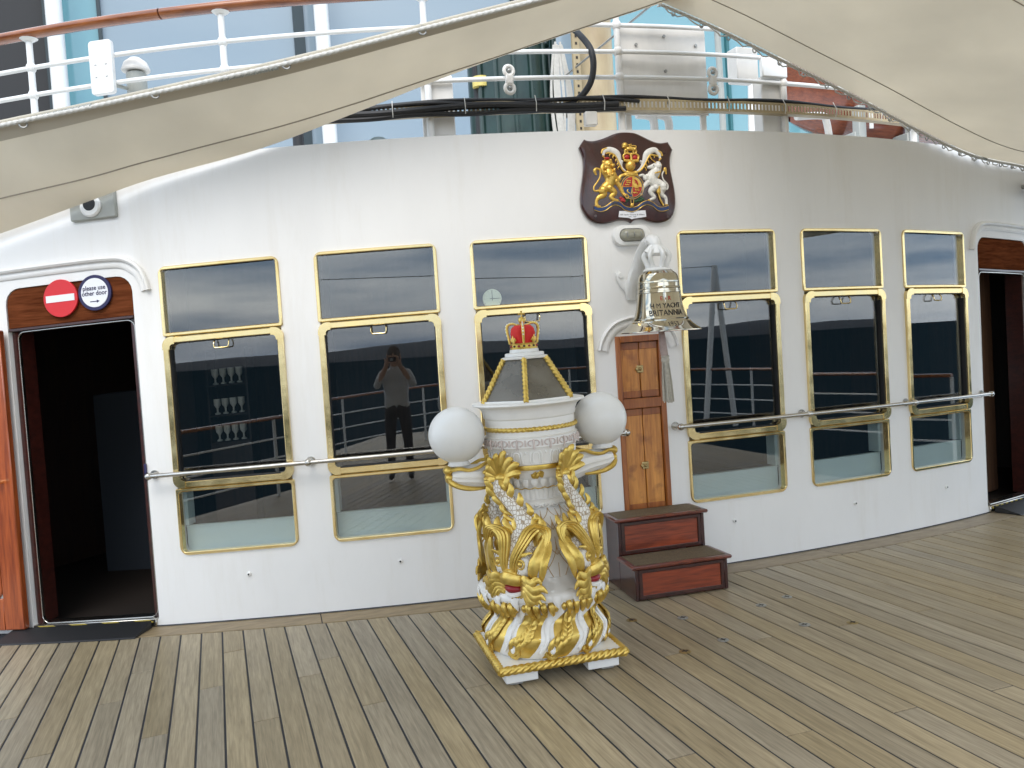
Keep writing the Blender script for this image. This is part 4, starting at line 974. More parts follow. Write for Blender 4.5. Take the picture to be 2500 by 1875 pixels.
for k in range(20):
    ph = 18*k; mb = MB(); mb.tube([CY(ph+7*cos(a), .153, .752-.022*sin(a)) for a in [PI*i/8 for i in range(9)]], .0055, 7); mb.ball(CY(ph, .15, .752), (.011, .011, .009), 8, 6); bpart('scallop', mb, 'carved', sr)
mb = MB(); mb.lathe([(.124, .77), (.124, .79), (.126, .82), (.130, .85)], 160, mod=lambda r, z, a: r+.0055*abs(sin(a*16))); bpart('fluted_neck', mb, 'carved')
mb = MB(); mb.lathe([(.126, .84), (.136, .852), (.142, .87), (.150, .885), (.160, .893), (.166, .905), (.170, .925), (.176, .944)], 64); cp = bpart('capital', mb, 'carved')
for k in range(22):
    ph = 360/22*k; cs = [CY(ph, .158, .889), CY(ph, .157, .872), CY(ph, .150, .858), CY(ph, .141, .842)]
    mb = MB(); mb.tube(cs, [.016, .0165, .011, .002], 8, rb=.004, nrm=[CY(ph, 1, 0)]*4); bpart('fringe_leaf', mb, 'carved', cp)
mb = MB(); mb.tube([CY(6*i, .150+.0025*sin(i*2.2), .846+.004*cos(i*2.2)) for i in range(60)], .0028, 6, closed=True); bpart('fringe_edge', mb, 'gold', cp)
random.seed(4)
for k in range(8):
    mb = MB()
    for j in range(6):
        ph = 45*k+8+random.uniform(-11, 11); z0_ = random.uniform(.897, .91); L = random.uniform(.016, .032); dd = random.uniform(-9, 9)
        cs = [CY(ph+dd*u, .166+.012*u, z0_+L*u) for u in (0, .33, .66, 1)]; mb.tube(cs, [.004, .012, .010, .002], 7, rb=.004, nrm=[CY(ph, 1, 0)]*4)
    bpart('gilt_leaf', mb, 'gold', cp)
mb = MB(); mb.lathe([(.176, .942), (.196, .944), (.199, .954), (.197, .964), (.185, .967)], 72); bpart('gilt_band', mb, 'gold')
mb = MB(); mb.lathe([(.190, .962), (.203, .968), (.205, .98), (.210, 1.02), (.222, 1.038), (.226, 1.046)], 72); ab = bpart('arcade_band', mb, 'carved')
for k in range(14):
    ph = 360/14*k+5
    for w_, q in ((7.4, .0042), (4.0, .003)):
        mb = MB(); cs = [CY(ph-w_, .207, .974)]+[CY(ph-w_*cos(PI*i/8), .2115, 1.006+.026*(w_/7.4)*sin(PI*i/8)) for i in range(9)]+[CY(ph+w_, .207, .974)]; mb.tube(cs, q, 7, nrm=None); bpart('arch', mb, 'carved', ab)
    mb = MB(); mb.ball(CY(ph+12.86, .2125, 1.018), (.006, .006, .006), 8, 6); bpart('bead', mb, 'carved', ab)
mb = MB(); mb.lathe([(.222, 1.040), (.228, 1.043), (.2255, 1.05), (.2255, 1.098), (.229, 1.102), (.222, 1.108)], 72); fz = bpart('frieze', mb, 'carved')
for k in range(18):
    ph = 20*k+3; mb = MB()
    for sd in (-1, 1):
        cs = []
        for j in range(13):
            u = j/12; a = -.5*PI+sd*(PI*1.75)*u; q = .019*(1-.6*u); cs.append(CY(ph+sd*2.0*(1-u)+math.degrees(q*cos(a)/.227)*1.0+sd*1.2, .2285, 1.074+q*sin(a)*1.05))
        mb.tube(cs, [.0042*(1-.4*j/12) for j in range(13)], 6)
    mb.tube([CY(ph, .229, 1.094), CY(ph, .233, 1.08), CY(ph, .232, 1.056), CY(ph, .228, 1.036)], [.003, .0055, .0045, .006], 6)
    mb.tube([CY(ph+10, .229, 1.052), CY(ph+10, .231, 1.066), CY(ph+10, .229, 1.09)], [.005, .004, .003], 6)
    bpart('frieze_scroll', mb, 'pinkish', fz)
mb = MB(); mb.lathe([(.219, 1.104), (.219, 1.19)], 72); bpart('drum', mb, 'carved')
mb = MB(); mb.rope([CY(3*i, .2215, 1.145) for i in range(120)], .0098, .075, 3, 15, .22, None, True); bpart('rope_band', mb, 'gold')
mb = MB(); mb.lathe([(.217, 1.186), (.224, 1.192), (.226, 1.20), (.229, 1.225), (.238, 1.25), (.252, 1.265), (.270, 1.270), (.275, 1.276), (.273, 1.284), (.255, 1.288), (.0, 1.288)], 96); bpart('brim', mb, 'carved')
mb = MB(); mb.tube([CY(9*i, .2245+.001*sin(i*1.7), 1.2065) for i in range(40)], .0015, 5, closed=True); bpart('brim_crack', mb, 'lead')
# lantern
def hexv(k, r, z): return CY(60*k-2, r, z)
zl0, zl1, rl0, rl1 = 1.289, 1.492, .240, .113
lg, lt, lb_ = newmat('dirty_glass'); lb_.inputs['Base Color'].default_value = (.20, .185, .15, 1); lb_.inputs['Roughness'].default_value = .16; lb_.inputs['Alpha'].default_value = .72
c_ = lt.nodes.new('ShaderNodeTexCoord'); n_ = lt.nodes.new('ShaderNodeTexNoise'); n_.inputs['Scale'].default_value = 9; n_.inputs['Detail'].default_value = 6
r_ = lt.nodes.new('ShaderNodeValToRGB'); r_.color_ramp.elements[0].color = (.15, .135, .105, 1); r_.color_ramp.elements[1].color = (.23, .21, .17, 1); r_.color_ramp.elements[0].position = .35; r_.color_ramp.elements[1].position = .7
lt.links.new(c_.outputs['Object'], n_.inputs['Vector']); lt.links.new(n_.outputs['Fac'], r_.inputs[0]); lt.links.new(r_.outputs[0], lb_.inputs['Base Color'])
for k in range(6):
    mb = MB(); q = [hexv(k, rl0, zl0), hexv(k+1, rl0, zl0), hexv(k+1, rl1, zl1), hexv(k, rl1, zl1)]; c = sum(q, Vector())/4; nn = Vector((c.x, c.y, .1)).normalized()*.004
    mb.loops([q, [p-nn for p in q]], capa=True, capb=True); bpart('lantern_pane', mb, lg, ang=0)
    mb = MB(); mb.rope([hexv(k, rl0+.004, zl0), hexv(k, rl1+.004, zl1)], .0112, .066, 3, 15, .24); bpart('corner_rope', mb, 'gold')
mb = MB(); mb.tube([hexv(k, rl0+.002, zl0+.003) for k in range(6)], .006, 6, closed=True); bpart('lantern_sill', mb, 'carved')
mb = MB(); mb.lathe([(.10, 1.289), (.11, 1.30), (.105, 1.33), (.06, 1.345), (0, 1.35)], 32); bpart('compass_bowl', mb, 'oldbrass')
hx = A0-rad(2)
mb = MB(); mb.lathe([(.112, 1.488), (.126, 1.490), (.128, 1.500), (.112, 1.503), (.0, 1.503)], 6, a0=hx); bpart('lantern_top', mb, 'carved', ang=20)
mb = MB(); mb.lathe([(.092, 1.503), (.096, 1.505), (.096, 1.519), (.088, 1.522), (.0, 1.522)], 36); bpart('crown_step', mb, 'white')
mb = MB(); mb.lathe([(.070, 1.522), (.072, 1.524), (.070, 1.540), (.066, 1.543), (.0, 1.543)], 36); bpart('crown_step', mb, 'white')
cr_ = None
mb = MB(); mb.lathe([(.064, 1.541), (.068, 1.543), (.068, 1.549), (.0655, 1.551), (.0655, 1.565), (.068, 1.567), (.069, 1.572), (.064, 1.574), (.060, 1.574), (.060, 1.541)], 48); cr_ = bpart('crown', mb, 'gold')
mb = MB(); mb.lathe([(.058, 1.566), (.060, 1.59), (.063, 1.615), (.058, 1.636), (.042, 1.648), (.02, 1.650), (0, 1.645)], 40, mod=lambda r, z, a: r*(1-.05*abs(sin(a*4)))); bpart('velvet_cap', mb, 'redvelvet', cr_)
for k in range(8):
    ph = 45*k+2; mb = MB()
    cs = smooth([(.066, 1.572, .006), (.071, 1.60, .0065), (.076, 1.628, .007), (.072, 1.650, .007), (.052, 1.659, .006), (.028, 1.652, .005), (.010, 1.648, .005)], 4)
    if k % 2 == 0:
        mb.tube([CY(ph, c[0], c[1]) for c in cs], [c[2] for c in cs], 7); bpart('arch', mb, 'gold', cr_)
        for j in range(5, 22, 2):
            c = cs[min(j, len(cs)-1)]; mb = MB(); mb.ball(CY(ph, c[0]+.005, c[1]+.003), .0042, 8, 6); bpart('pearl', mb, 'white', cr_)
    else:
        for q, L in ((-9, .024), (0, .034), (9, .024)):
            mb.tube([CY(ph, .067, 1.573), CY(ph+q*.6, .0715, 1.573+L*.5), CY(ph+q, .073, 1.573+L)], [.005, .0065, .002], 7)
        mb.tube([CY(ph-14, .071, 1.588), CY(ph, .072, 1.582), CY(ph+14, .071, 1.588)], .004, 6); bpart('fleuron', mb, 'gold', cr_)
    for q in (0, 22.5):
        mb = MB(); mb.ball(CY(ph+q, .0665, 1.558), (.007, .007, .0055), 8, 6); bpart('jewel', mb, 'darkred' if q else 'ink', cr_)
mb = MB(); mb.lathe([(.010, 1.645), (.008, 1.655), (.014, 1.66), (.018, 1.672), (.014, 1.686), (.006, 1.692), (.0, 1.693)], 20); bpart('orb', mb, 'gold', cr_)
mb = MB(); d = CY(90, 1, 0)
mb.tube([Vector((0, 0, 1.688)), Vector((0, 0, 1.705)), Vector((0, 0, 1.722))], [.004, .003, .006], 8); mb.tube([d*-.017+Vector((0, 0, 1.706)), Vector((0, 0, 1.706)), d*.017+Vector((0, 0, 1.706))], [.006, .003, .006], 8); bpart('cross', mb, 'gold', cr_)
# lamp arms and iron balls, athwartships
for sg in (-1, 1):
    mb = MB(); cs = smooth([(.15, .93, .060, .070), (.22, .945, .060, .068), (.29, .958, .060, .060), (.35, .964, .058, .054), (.395, .968, .052, .046), (.42, .972, .038, .032)], 5)
    mb.tube([(sg*c[0], 0, c[1]) for c in cs], [c[2] for c in cs], 40, rb=[c[3] for c in cs], nrm=[Vector((0, 0, 1))]*len(cs), mod=lambda i, a: 1-.09*abs(sin(a*7)))
    am = bpart('lamp_arm', mb, 'carved', zm=False)
    mb = MB()
    for ty in (-1, 1):
        top = smooth([(.19, .056, 1.020), (.25, .058, 1.024), (.30, .060, 1.004), (.345, .059, .998), (.385, .052, 1.008), (.42, .036, 1.004), (.436, .018, 1.006), (.430, .0, 1.014)], 4)
        mb.tube([(sg*c[0], ty*c[1]*.98, c[2]) for c in top], [.009]*len(top), 7)
        bot = smooth([(.25, .054, .905), (.31, .057, .905), (.36, .055, .912), (.405, .044, .928), (.430, .026, .950), (.426, .016, .968), (.408, .02, .972)], 4)
        mb.tube([(sg*c[0], ty*c[1]*.98, c[2]) for c in bot], [.006+.007*sin(PI*i/(len(bot)-1)) for i in range(len(bot))], 7)
    bpart('gilt_scroll', mb, 'gold', am, zm=False)
    for (x_, z_, q) in ((.432, 1.0, .023), (.428, .966, .021), (.415, .938, .019)):
        mb = MB(); mb.ball((sg*x_, 0, z_), (q, q*1.7, q)); bpart('gilt_knob', mb, 'gold', am, zm=False)
    mb = MB(); mb.lathe([(.052, 1.018), (.055, 1.022), (.048, 1.03), (.045, 1.04), (.0, 1.042)], 28, (sg*.375, 0, 0)); bpart('ball_seat', mb, 'white', am, zm=False)
    mb = MB(); mb.ball((sg*.375, 0, 1.165), .134, 48, 32); bpart('iron_ball', mb, 'white', zm=False)

# dolphins, built facing +X (radial), t along +Y, copied four times
scm, st_, sb_ = newmat('dolphin_scales'); sn = st_.nodes; SL = st_.links
c_ = sn.new('ShaderNodeTexCoord'); mpn = sn.new('ShaderNodeMapping'); mpn.inputs['Scale'].default_value = (1, 1, .75); vo_ = sn.new('ShaderNodeTexVoronoi'); vo_.feature = 'DISTANCE_TO_EDGE'; vo_.inputs['Scale'].default_value = 66; vo_.inputs['Randomness'].default_value = .6
rr_ = sn.new('ShaderNodeValToRGB'); rr_.color_ramp.elements[0].color = (.36, .27, .17, 1); rr_.color_ramp.elements[1].color = (.80, .77, .71, 1); rr_.color_ramp.elements[0].position = .02; rr_.color_ramp.elements[1].position = .13
SL.new(c_.outputs['Object'], mpn.inputs[0]); SL.new(mpn.outputs[0], vo_.inputs['Vector']); SL.new(vo_.outputs['Distance'], rr_.inputs[0]); SL.new(rr_.outputs[0], sb_.inputs['Base Color']); sb_.inputs['Roughness'].default_value = .4
bp_ = sn.new('ShaderNodeBump'); bp_.inputs['Strength'].default_value = .6; bp_.inputs['Distance'].default_value = .004; SL.new(rr_.outputs[0], bp_.inputs['Height']); SL.new(bp_.outputs[0], sb_.inputs['Normal'])
body = smooth([(.300, 0, .372, .035, .03), (.292, 0, .395, .074, .045), (.280, 0, .430, .098, .056), (.266, .002, .475, .102, .058), (.254, .010, .525, .088, .054), (.250, .026, .58, .064, .048), (.248, .044, .64, .054, .042), (.242, .050, .70, .048, .038), (.234, .034, .76, .043, .034), (.230, .008, .815, .037, .030), (.228, -.014, .86, .030, .025), (.226, -.012, .895, .024, .019), (.224, -.004, .925, .016, .012)], 4)
def blade(mb, pts, w, tk, nrm, n=7):
    cs = smooth(pts, 4); m_ = len(cs); mb.tube(cs, [w*sin(PI*(.10+.86*i/(m_-1)))**.8 for i in range(m_)], n, rb=[tk*sin(PI*(.12+.84*i/(m_-1)))**.6 for i in range(m_)], nrm=[Vector(nrm)]*m_)
def ribbon(mb, pts, w, tk, ribs=3):
    """fluted strap: several ribs side by side"""
    cs = [Vector(p) for p in smooth(pts, 6)]; m_ = len(cs)
    for i in range(ribs):
        off = (i-(ribs-1)/2)*w; l = []
        for j, p in enumerate(cs):
            t_ = (cs[min(m_-1, j+1)]-cs[max(0, j-1)]).normalized(); b_ = t_.cross(Vector((1, 0, 0))).normalized(); q = sin(PI*(.18+.78*j/(m_-1)))
            l.append(p+b_*off*q+Vector((.004*(1-abs(i-(ribs-1)/2)), 0, 0)))
        mb.tube(l, [w*.62*sin(PI*(.15+.8*j/(m_-1)))+.001 for j in range(m_)], 7, rb=[tk*sin(PI*(.15+.8*j/(m_-1)))+.001 for j in range(m_)], nrm=[Vector((1, 0, 0))]*m_)
def make_dolphin(twist, shift):
    out = []
    def bend(q):
        w_ = min(1, max(0, (.62-q.z)/.18)); w_ = w_*w_*(3-2*w_); v_ = min(1, max(0, (q.z-.56)/.34)); v_ = v_*v_*(3-2*v_)
        a_ = rad(twist)*w_; x_, y_ = q.x-.225, q.y
        return Vector((.225+x_*cos(a_)-y_*sin(a_), x_*sin(a_)+y_*cos(a_)+shift*v_, q.z))
    mb = MB(); mb.tube([c[:3] for c in body], [c[3] for c in body], 18, rb=[c[4] for c in body], nrm=[Vector((1, 0, .25))]*len(body)); mb.xf(bend); d = bpart('dolphin', mb, scm)
    def sub(name, mb, mt): mb.xf(bend); o = bpart(name, mb, mt, d); out.append(o)
    for sy in (-1, 1):
        mb = MB(); mb.ball((.300, sy*.066, .446), (.032, .044, .040), 12, 8); sub('cheek', mb, 'carved')
        mb = MB(); mb.ball((.330, sy*.070, .456), (.011, .015, .013), 12, 8); mb.tube([(.329, sy*.070+.024*cos(a), .456+.018*sin(a)) for a in [2*PI*k/16 for k in range(16)]], .0042, 6, closed=True, nrm=Vector((1, 0, 0))); sub('eye', mb, 'gold')
        mb = MB()
        for k in range(4): blade(mb, [(.324, sy*(.044+.012*k), .478+.004*k), (.326, sy*(.056+.015*k), .494+.004*k), (.317, sy*(.070+.016*k), .506)], .006, .004, (1, 0, 0))
        sub('eyebrow', mb, 'gold')
        mb = MB()   # great fin looping up over the eye
        ribbon(mb, [(.322, sy*.022, .405), (.330, sy*.030, .455), (.318, sy*.044, .525), (.300, sy*.066, .585), (.288, sy*.105, .618), (.282, sy*.140, .600), (.282, sy*.156, .550), (.292, sy*.150, .500)], .0155, .014, 4)
        blade(mb, [(.282, sy*.140, .56), (.302, sy*.142, .49), (.310, sy*.128, .43), (.305, sy*.100, .385)], .030, .012, (1, sy*.4, 0))
        blade(mb, [(.274, sy*.125, .585), (.278, sy*.168, .52), (.290, sy*.176, .45), (.298, sy*.160, .39)], .024, .011, (1, sy*.5, 0))
        sub('head_fin', mb, 'gold')
        mb = MB()   # whiskers
        for k, (z, L, up) in enumerate(((.385, .120, .020), (.374, .150, .006), (.362, .135, -.008), (.350, .110, -.012), (.340, .085, -.006))):
            blade(mb, [(.312, sy*.050, z), (.334-.002*k, sy*(.055+L*.28), z+.014+up*.3), (.328, sy*(.055+L*.58), z-.010+up*.7), (.314, sy*(.055+L*.82), z-.002+up), (.306, sy*(.055+L), z-.016+up)], .017-.001*k, .012, (1, 0, .2))
        sub('whisker', mb, 'gold')
        mb = MB()   # side spines
        for k in range(8):
            i = 14+k*4; c = body[min(i, len(body)-1)]; p = Vector(c[:3]); q = c[3]
            blade(mb, [p+Vector((.006, sy*q*.7, -.035)), p+Vector((.014, sy*(q+.008), -.005)), p+Vector((.014, sy*(q+.024), .026)), p+Vector((.008, sy*(q+.014+.012*(k % 2)), .058))], .017, .009, (1, 0, 0))
        sub('side_fin', mb, 'gold')
    mb = MB(); mb.tube(smooth([(.268, -.074, .372), (.300, -.062, .390), (.332, -.034, .398), (.344, 0, .404), (.332, .034, .398), (.300, .062, .390), (.268, .074, .372)], 4), [.010+.015*sin(PI*i/24) for i in range(25)], 9); mb.ball((.322, 0, .412), (.034, .048, .024)); sub('upper_lip', mb, 'gold')
    mb = MB(); mb.tube(smooth([(.272, -.060, .358), (.302, -.050, .350), (.328, -.028, .345), (.338, 0, .343), (.328, .028, .345), (.302, .050, .350), (.272, .060, .358)], 4), .0075, 8); sub('lower_lip', mb, 'carved')
    mb = MB(); mb.ball((.304, 0, .363), (.042, .052, .018), 14, 8); sub('mouth', mb, 'darkred')
    mb = MB()
    for k in range(5):
        y = -.036+.018*k; mb.ball((.312-.01*abs(k-2), y, .334), (.018, .013, .014), 10, 7)
    sub('chin', mb, 'gold')
    mb = MB()   # tail fan
    for k in range(9):
        a = rad(-95+21*k); L = .125-.025*abs(sin(a))+.010*(k % 2); ty, tz = sin(a), cos(a)
        blade(mb, [(.212, 0, .905), (.230, ty*L*.35, .918+tz*L*.38), (.246, ty*L*.72+.010, .922+tz*L*.74), (.252, ty*L*.92+.026, .915+tz*L*.92)], .021, .011, (1, 0, .3))
    mb.ball((.222, 0, .915), (.022, .036, .026)); mb.tube(smooth([(.222, .0, .905), (.238, .012, .885), (.240, .02, .862), (.228, .014, .85)], 4), [.020, .020, .019, .018, .017, .016, .014, .013, .011, .009, .007, .005, .003], 8)
    sub('tail_fin', mb, 'gold')
    mb = MB()   # leaf behind the head on the column
    for k in range(7): blade(mb, [(.240, -.06+.02*k, .50), (.275, -.10+.034*k, .565), (.272, -.135+.045*k, .64), (.248, -.125+.042*k+.01*(k % 2), .70)], .021, .011, (1, 0, 0))
    sub('nape_leaf', mb, 'gold')
    return d, out
for tw, shf, phs in ((-22, -.085, (-20, 160)), (18, -.02, (46, 226))):
    d0, subs = make_dolphin(tw, shf); d0.rotation_euler = (0, 0, A0+rad(phs[0]))
    dd = d0.copy(); sc.collection.objects.link(dd); dd.parent = bin_; dd.rotation_euler = (0, 0, A0+rad(phs[1]))
    for s_ in subs: c = s_.copy(); sc.collection.objects.link(c); c.parent = dd

# ================================================================== AWNINGS
def atoff(px, py, off): return atw(px, py, off)
Bc = smooth([(-620, 690, .10), (-300, 605, .08), (0, 505, .058), (200, 432, .060), (330, 386, .04), (560, 322, .02), (760, 247, .03), (1000, 152, .04), (1250, 65, .06), (1450, 0, .08), (1500, -18, .08)], 6)
Ac = smooth([(-620, 410, .62), (-300, 336, .60), (0, 266, .57), (165, 232, .56), (330, 196, .56), (620, 131, .56), (915, 56, .56), (1140, 0, .56), (1300, -42, .56), (1440, -78, .56), (1500, -94, .56)], 6)
NA = len(Bc)
Bp = [atoff(*q) for q in Bc]; Ap = [atoff(*q) for q in Ac]
aw = thing('awning', 'narrow cream canvas awning strip laced along a white rope over the no entry doorway', 'awning', Bp[NA//2], 'canvas awnings')
def sheet(rows, tk=.0025):
    m_ = MB(); m_.grid(rows); m_.grid([[p+Vector((0, 0, tk)) for p in r_] for r_ in rows]); return m_
rows = []
for j in range(13):
    t = j/12; r_ = []
    for i in range(NA):
        sag = -.035*sin(PI*t)*(.6+.4*sin(i*.45))
        # the free flap below the seam hangs a little
        r_.append(Bp[i].lerp(Ap[i], t)+Vector((0, 0, sag*.35+.003*sin(i*.5+t*5)*sin(PI*t))))
    rows.append(r_)
mb = sheet(rows); obj('canvas', mb, M['canvas'], aw, ang=60)
SE = [(-620, 560), (0, 417), (360, 331), (540, 281), (792, 211), (1115, 108), (1300, 47), (1600, -60)]
def seam_t(i):
    bx_, by_ = Bc[i][0], Bc[i][1]; ax_, ay_ = Ac[i][0], Ac[i][1]; lo, hi = 0.0, 1.0
    for _ in range(30):
        m_ = (lo+hi)/2; x_ = bx_+(ax_-bx_)*m_; y_ = by_+(ay_-by_)*m_
        for (xa, ya), (xb, yb) in zip(SE[:-1], SE[1:]):
            if xa <= x_ <= xb: ys = ya+(yb-ya)*(x_-xa)/(xb-xa)
        if y_ > ys: lo = m_
        else: hi = m_
    return max(.04, lo*.94)
sfr = [seam_t(i) for i in range(NA)]
def rowpt(i, t):
    f_ = t*12; j = min(11, int(f_)); return rows[j][i].lerp(rows[j+1][i], f_-j)
mb = MB(); mb.tube([rowpt(i, sfr[i])+Vector((0, 0, -.001)) for i in range(NA)], .0045, 6); obj('seam', mb, M['seam'], aw)
mb = MB(); mb.grid([[rowpt(i, 1.0)+Vector((0, 0, -.003)) for i in range(NA)], [rowpt(i, .86)+Vector((0, 0, -.004)) for i in range(NA)]]); obj('hem', mb, M['hem'], aw)
mb = MB(); mb.tube([p+Vector((0, 0, .004)) for p in Ap], .012, 8); obj('edge_roll', mb, M['canvas'], aw)
mb = MB(); rl = [p+Vector((0, -.006, -.016)) for p in Ap]; mb.rope(rl, .0115, .11, 3, 10, .18, .010); obj('bolt_rope', mb, M['rope'], aw)
for (x, y) in ((50, 267), (335, 203), (618, 140), (912, 66), (-240, 330)):
    c = atoff(x, y, .56); mb = MB(); mb.tube([c+Vector((.020*cos(a), 0, .018*sin(a)-.004)) for a in [2*PI*k/14 for k in range(14)]], .0055, 7, closed=True, nrm=Vector((0, 1, 0))); mb.box(c+Vector((0, .0, .02)), (.016, .02, .024), .003); obj('ring', mb, M['lead'], aw)
for (x0, x1) in ((70, 200), (470, 600)):
    mb = MB(); q = [p for p, c in zip(rl, Ac) if x0-40 <= c[0] <= x1+40]
    a = atoff(x0, 265-(x0)*.208, .555); b = atoff(x1, 265-(x1)*.208, .555); mb.rope([a+Vector((0, -.006, -.013)), b+Vector((0, -.006, -.013))], .0135, .05, 3, 10, .2, .006); obj('whipping', mb, M['grey'], aw)
# right sheet, ridge to side, running aft over the deck
Cc = smooth([(1425, 3, .06), (1440, 10, .06), (1560, 62, .06), (1700, 131, .06), (1850, 206, .06), (2000, 286, .06), (2110, 335, .06), (2230, 362, .05), (2420, 420, .05)], 6)
Cp = [atoff(*q) for q in Cc]; NC = len(Cp)
aw2 = thing('awning', 'wide cream canvas awning sheet stretched aft from the ridge rope past the ship bell', 'awning', Cp[NC//2], 'canvas awnings')
AFT = 5.6; rows2 = []
for j in range(49):
    t = j/48; r_ = []
    for i in range(NC):
        p = Cp[i]; y = p.y-(AFT+.4*(p.y-5.05))*t
        r_.append(Vector((p.x+.25*t*(i/NC-.3), y, p.z+.12*t-.05*sin(PI*min(1, t*3.4))*sin(PI*i/(NC-1))+.003*sin(i*.35+t*4)*sin(PI*t))))
    rows2.append(r_)
mb = sheet(rows2); obj('canvas', mb, M['canvas'], aw2, ang=60)
def row2(i, t):
    f_ = t*48; j = min(47, int(f_)); return rows2[j][i].lerp(rows2[j+1][i], f_-j)
for tt, q in ((.046, .0035), (.24, .0035), (.258, .002), (.48, .0035), (.74, .0035)):
    mb = MB(); mb.tube([row2(i, tt*(1+.15*i/NC))+Vector((0, 0, -.001)) for i in range(NC)], q, 6); obj('seam', mb, M['seam'], aw2)
mb = MB(); mb.rope([p+Vector((0, .012, -.008)) for p in Cp], .010, .09, 3, 10, .18, .010); obj('bolt_rope', mb, M['rope'], aw2)
P = resample([p+Vector((0, .03, -.012)) for p in Cp], .03)
mb = MB(); mb.tube([p+Vector((.004*sin(k*1.9), .008*cos(k*2.3), .014*sin(k*1.1)-.006)) for k, p in enumerate(P)], .0045, 6); obj('lacing', mb, M['rope'], aw2)
for k in range(4, len(P)-2, 7):
    mb = MB(); c = P[k]; mb.tube([c+Vector((.013*cos(a), .004, .015*sin(a)-.008)) for a in [2*PI*j/10 for j in range(10)]], .0042, 6, closed=True, nrm=Vector((0, 1, 0))); obj('ring', mb, M['lead'], aw2)
c = atoff(2120, 335, .05); mb = MB(); mb.box(c+Vector((0, .01, -.01)), (.07, .03, .04), .01); mb.tube([c+Vector((-.05, .01, 0)), c+Vector((.06, .01, -.03))], .012, 8); obj('turnbuckle', mb, M['lead'], aw2)
# after sheet on the other side of the ridge, over the open deck
aw3 = thing('awning', 'cream canvas awning section over the open deck behind the laced rope edge', 'awning', (0, 1, 3.0), 'canvas awnings')
rows3 = []
for j in range(25):
    t_ = j/24; y = 3.72-4.4*t_; r_ = []
    for i in range(33):
        u = i/32; r_.append(Vector((Cp[0].x-.05-6.3*u, y-.25*u, Cp[0].z+.06+.05*t_-.86*u-.10*sin(PI*u)*(1-.3*sin(PI*t_)))))
    rows3.append(r_)
mb = sheet(rows3); obj('canvas', mb, M['canvas'], aw3, ang=60)
for j in (0, 24):
    mb = MB(); mb.rope([p+Vector((0, 0, -.012)) for p in rows3[j]], .0115, .11, 3, 10, .18, .02); obj('bolt_rope', mb, M['rope'], aw3)
# ridge wire carrying both sheets
mb = MB(); a = Cp[0]; mb.tube([a+Vector((0, 6, .02)), a+Vector((0, 0, .02)), a+Vector((0, -5.2, .12)), a+Vector((0, -9, .25))], .008, 6)
solo('ridge_wire', mb, M['lead'], 'thin wire stretched along the top ridge of the canvas awnings', 'wire')

# ================================================================== UPPER DECK RAILING
RO = -.12
rl_ = thing('railing', 'white upper deck railing with wooden top rail above the white wall', 'railing', W(-.7, ZT, RO))
PS = (-5.79, -4.52, -3.235, -1.97, -.70, .57, 1.88, 3.16, 4.43)
for s in PS:
    mb = MB(); mb.tube([W(s, z, RO) for z in (ZT-.02, 3.0, 3.4, 3.72, 3.765)], [.026, .024, .021, .02, .02], 10)
    for z in (3.59, 3.42, 3.255): mb.ball(W(s, z, RO), (.032, .032, .036), 12, 8)
    mb.tube([W(s, 3.755, RO), W(s, 3.772, RO)], [.03, .055], 12); mb.tube([W(s, ZT, RO), W(s, ZT+.012, RO)], .05, 12)
    obj('post', mb, M['dirtywhite'] if s > -1.2 else M['white'], rl_)
for z, q in ((3.59, .0145), (3.42, .0145), (3.255, .0145)):
    mb = MB(); mb.tube([W(-6.2+11*k/60, z, RO) for k in range(61)], q, 10); obj('rail', mb, M['white'], rl_)
for a, b in ((-6.2, -3.62), (-3.61, -1.6), (-1.59, .9), (.91, 4.8)):
    mb = MB(); n = 20; mb.tube([W(a+(b-a)*k/n, 3.802, RO) for k in range(n+1)], .046, 16, rb=.032, nrm=[Vector((0, 0, 1))]*(n+1)); obj('top_rail', mb, M['handrail'], rl_)
# white box on the rail at left with lamp behind
t = thing('rail_box', 'white riveted plate fixed on the railing with a small grey lamp', 'plate', W(-4.01, 3.35, RO+.03))
mb = MB(); mb.prism(rrect(-4.085, -3.935, 3.345, 3.675, .02, 3, 2), RO+.016, RO+.05, lambda u, v, d: W(u, v, d), .004); obj('plate', mb, M['white'], t)
for u in (-4.045, -3.975):
    for v in (3.455, 3.53): mb = MB(); disc(mb, u, v, .008, RO+.05, RO+.056, 10, .002); obj('rivet', mb, M['white'], t)
mb = MB(); c = W(-3.87, 0, RO-.12); mb.lathe([(.06, 3.36), (.062, 3.37), (.062, 3.50), (.05, 3.51), (0, 3.51)], 20, c); obj('lamp_body', mb, M['grey'], t)
mb = MB(); mb.lathe([(.085, 3.515), (.088, 3.525), (.07, 3.57), (.03, 3.60), (0, 3.605)], 24, c); obj('lamp_cap', mb, M['dirtywhite'], t)
mb = MB(); mb.tube([W(-3.95, 3.40, RO+.02), W(-3.90, 3.40, RO-.10)], .012, 8); obj('stay', mb, M['grey'], t)
# fairlead clamps on the middle rail
for (px, py), lab in (((1100, 172), 'two eyed white clamp on the railing in front of the dark ventilator'), ((1540, 175), 'two eyed white clamp on the railing beside the white panel')):
    c = atw(px, py, RO+.02); mb = MB()
    for dz_ in (.055, -.055):
        mb.tube([c+Vector((.030*cos(a), 0, dz_+.030*sin(a))) for a in [2*PI*k/16 for k in range(16)]], .013, 8, closed=True, nrm=Vector((0, 1, 0)))
    mb.box(c, (.05, .03, .06), .006); t = solo('rail_clamp', mb, M['dirtywhite'], lab, 'clamp', 'clamps on the railing')
    for dz_ in (.055, -.055): mb = MB(); mb.ball(c+Vector((0, -.005, dz_)), .014, 10, 6); mb.v = [p-ROOT[t.name] for p in mb.v]; obj('bolt', mb, M['lead'], t, local=True)
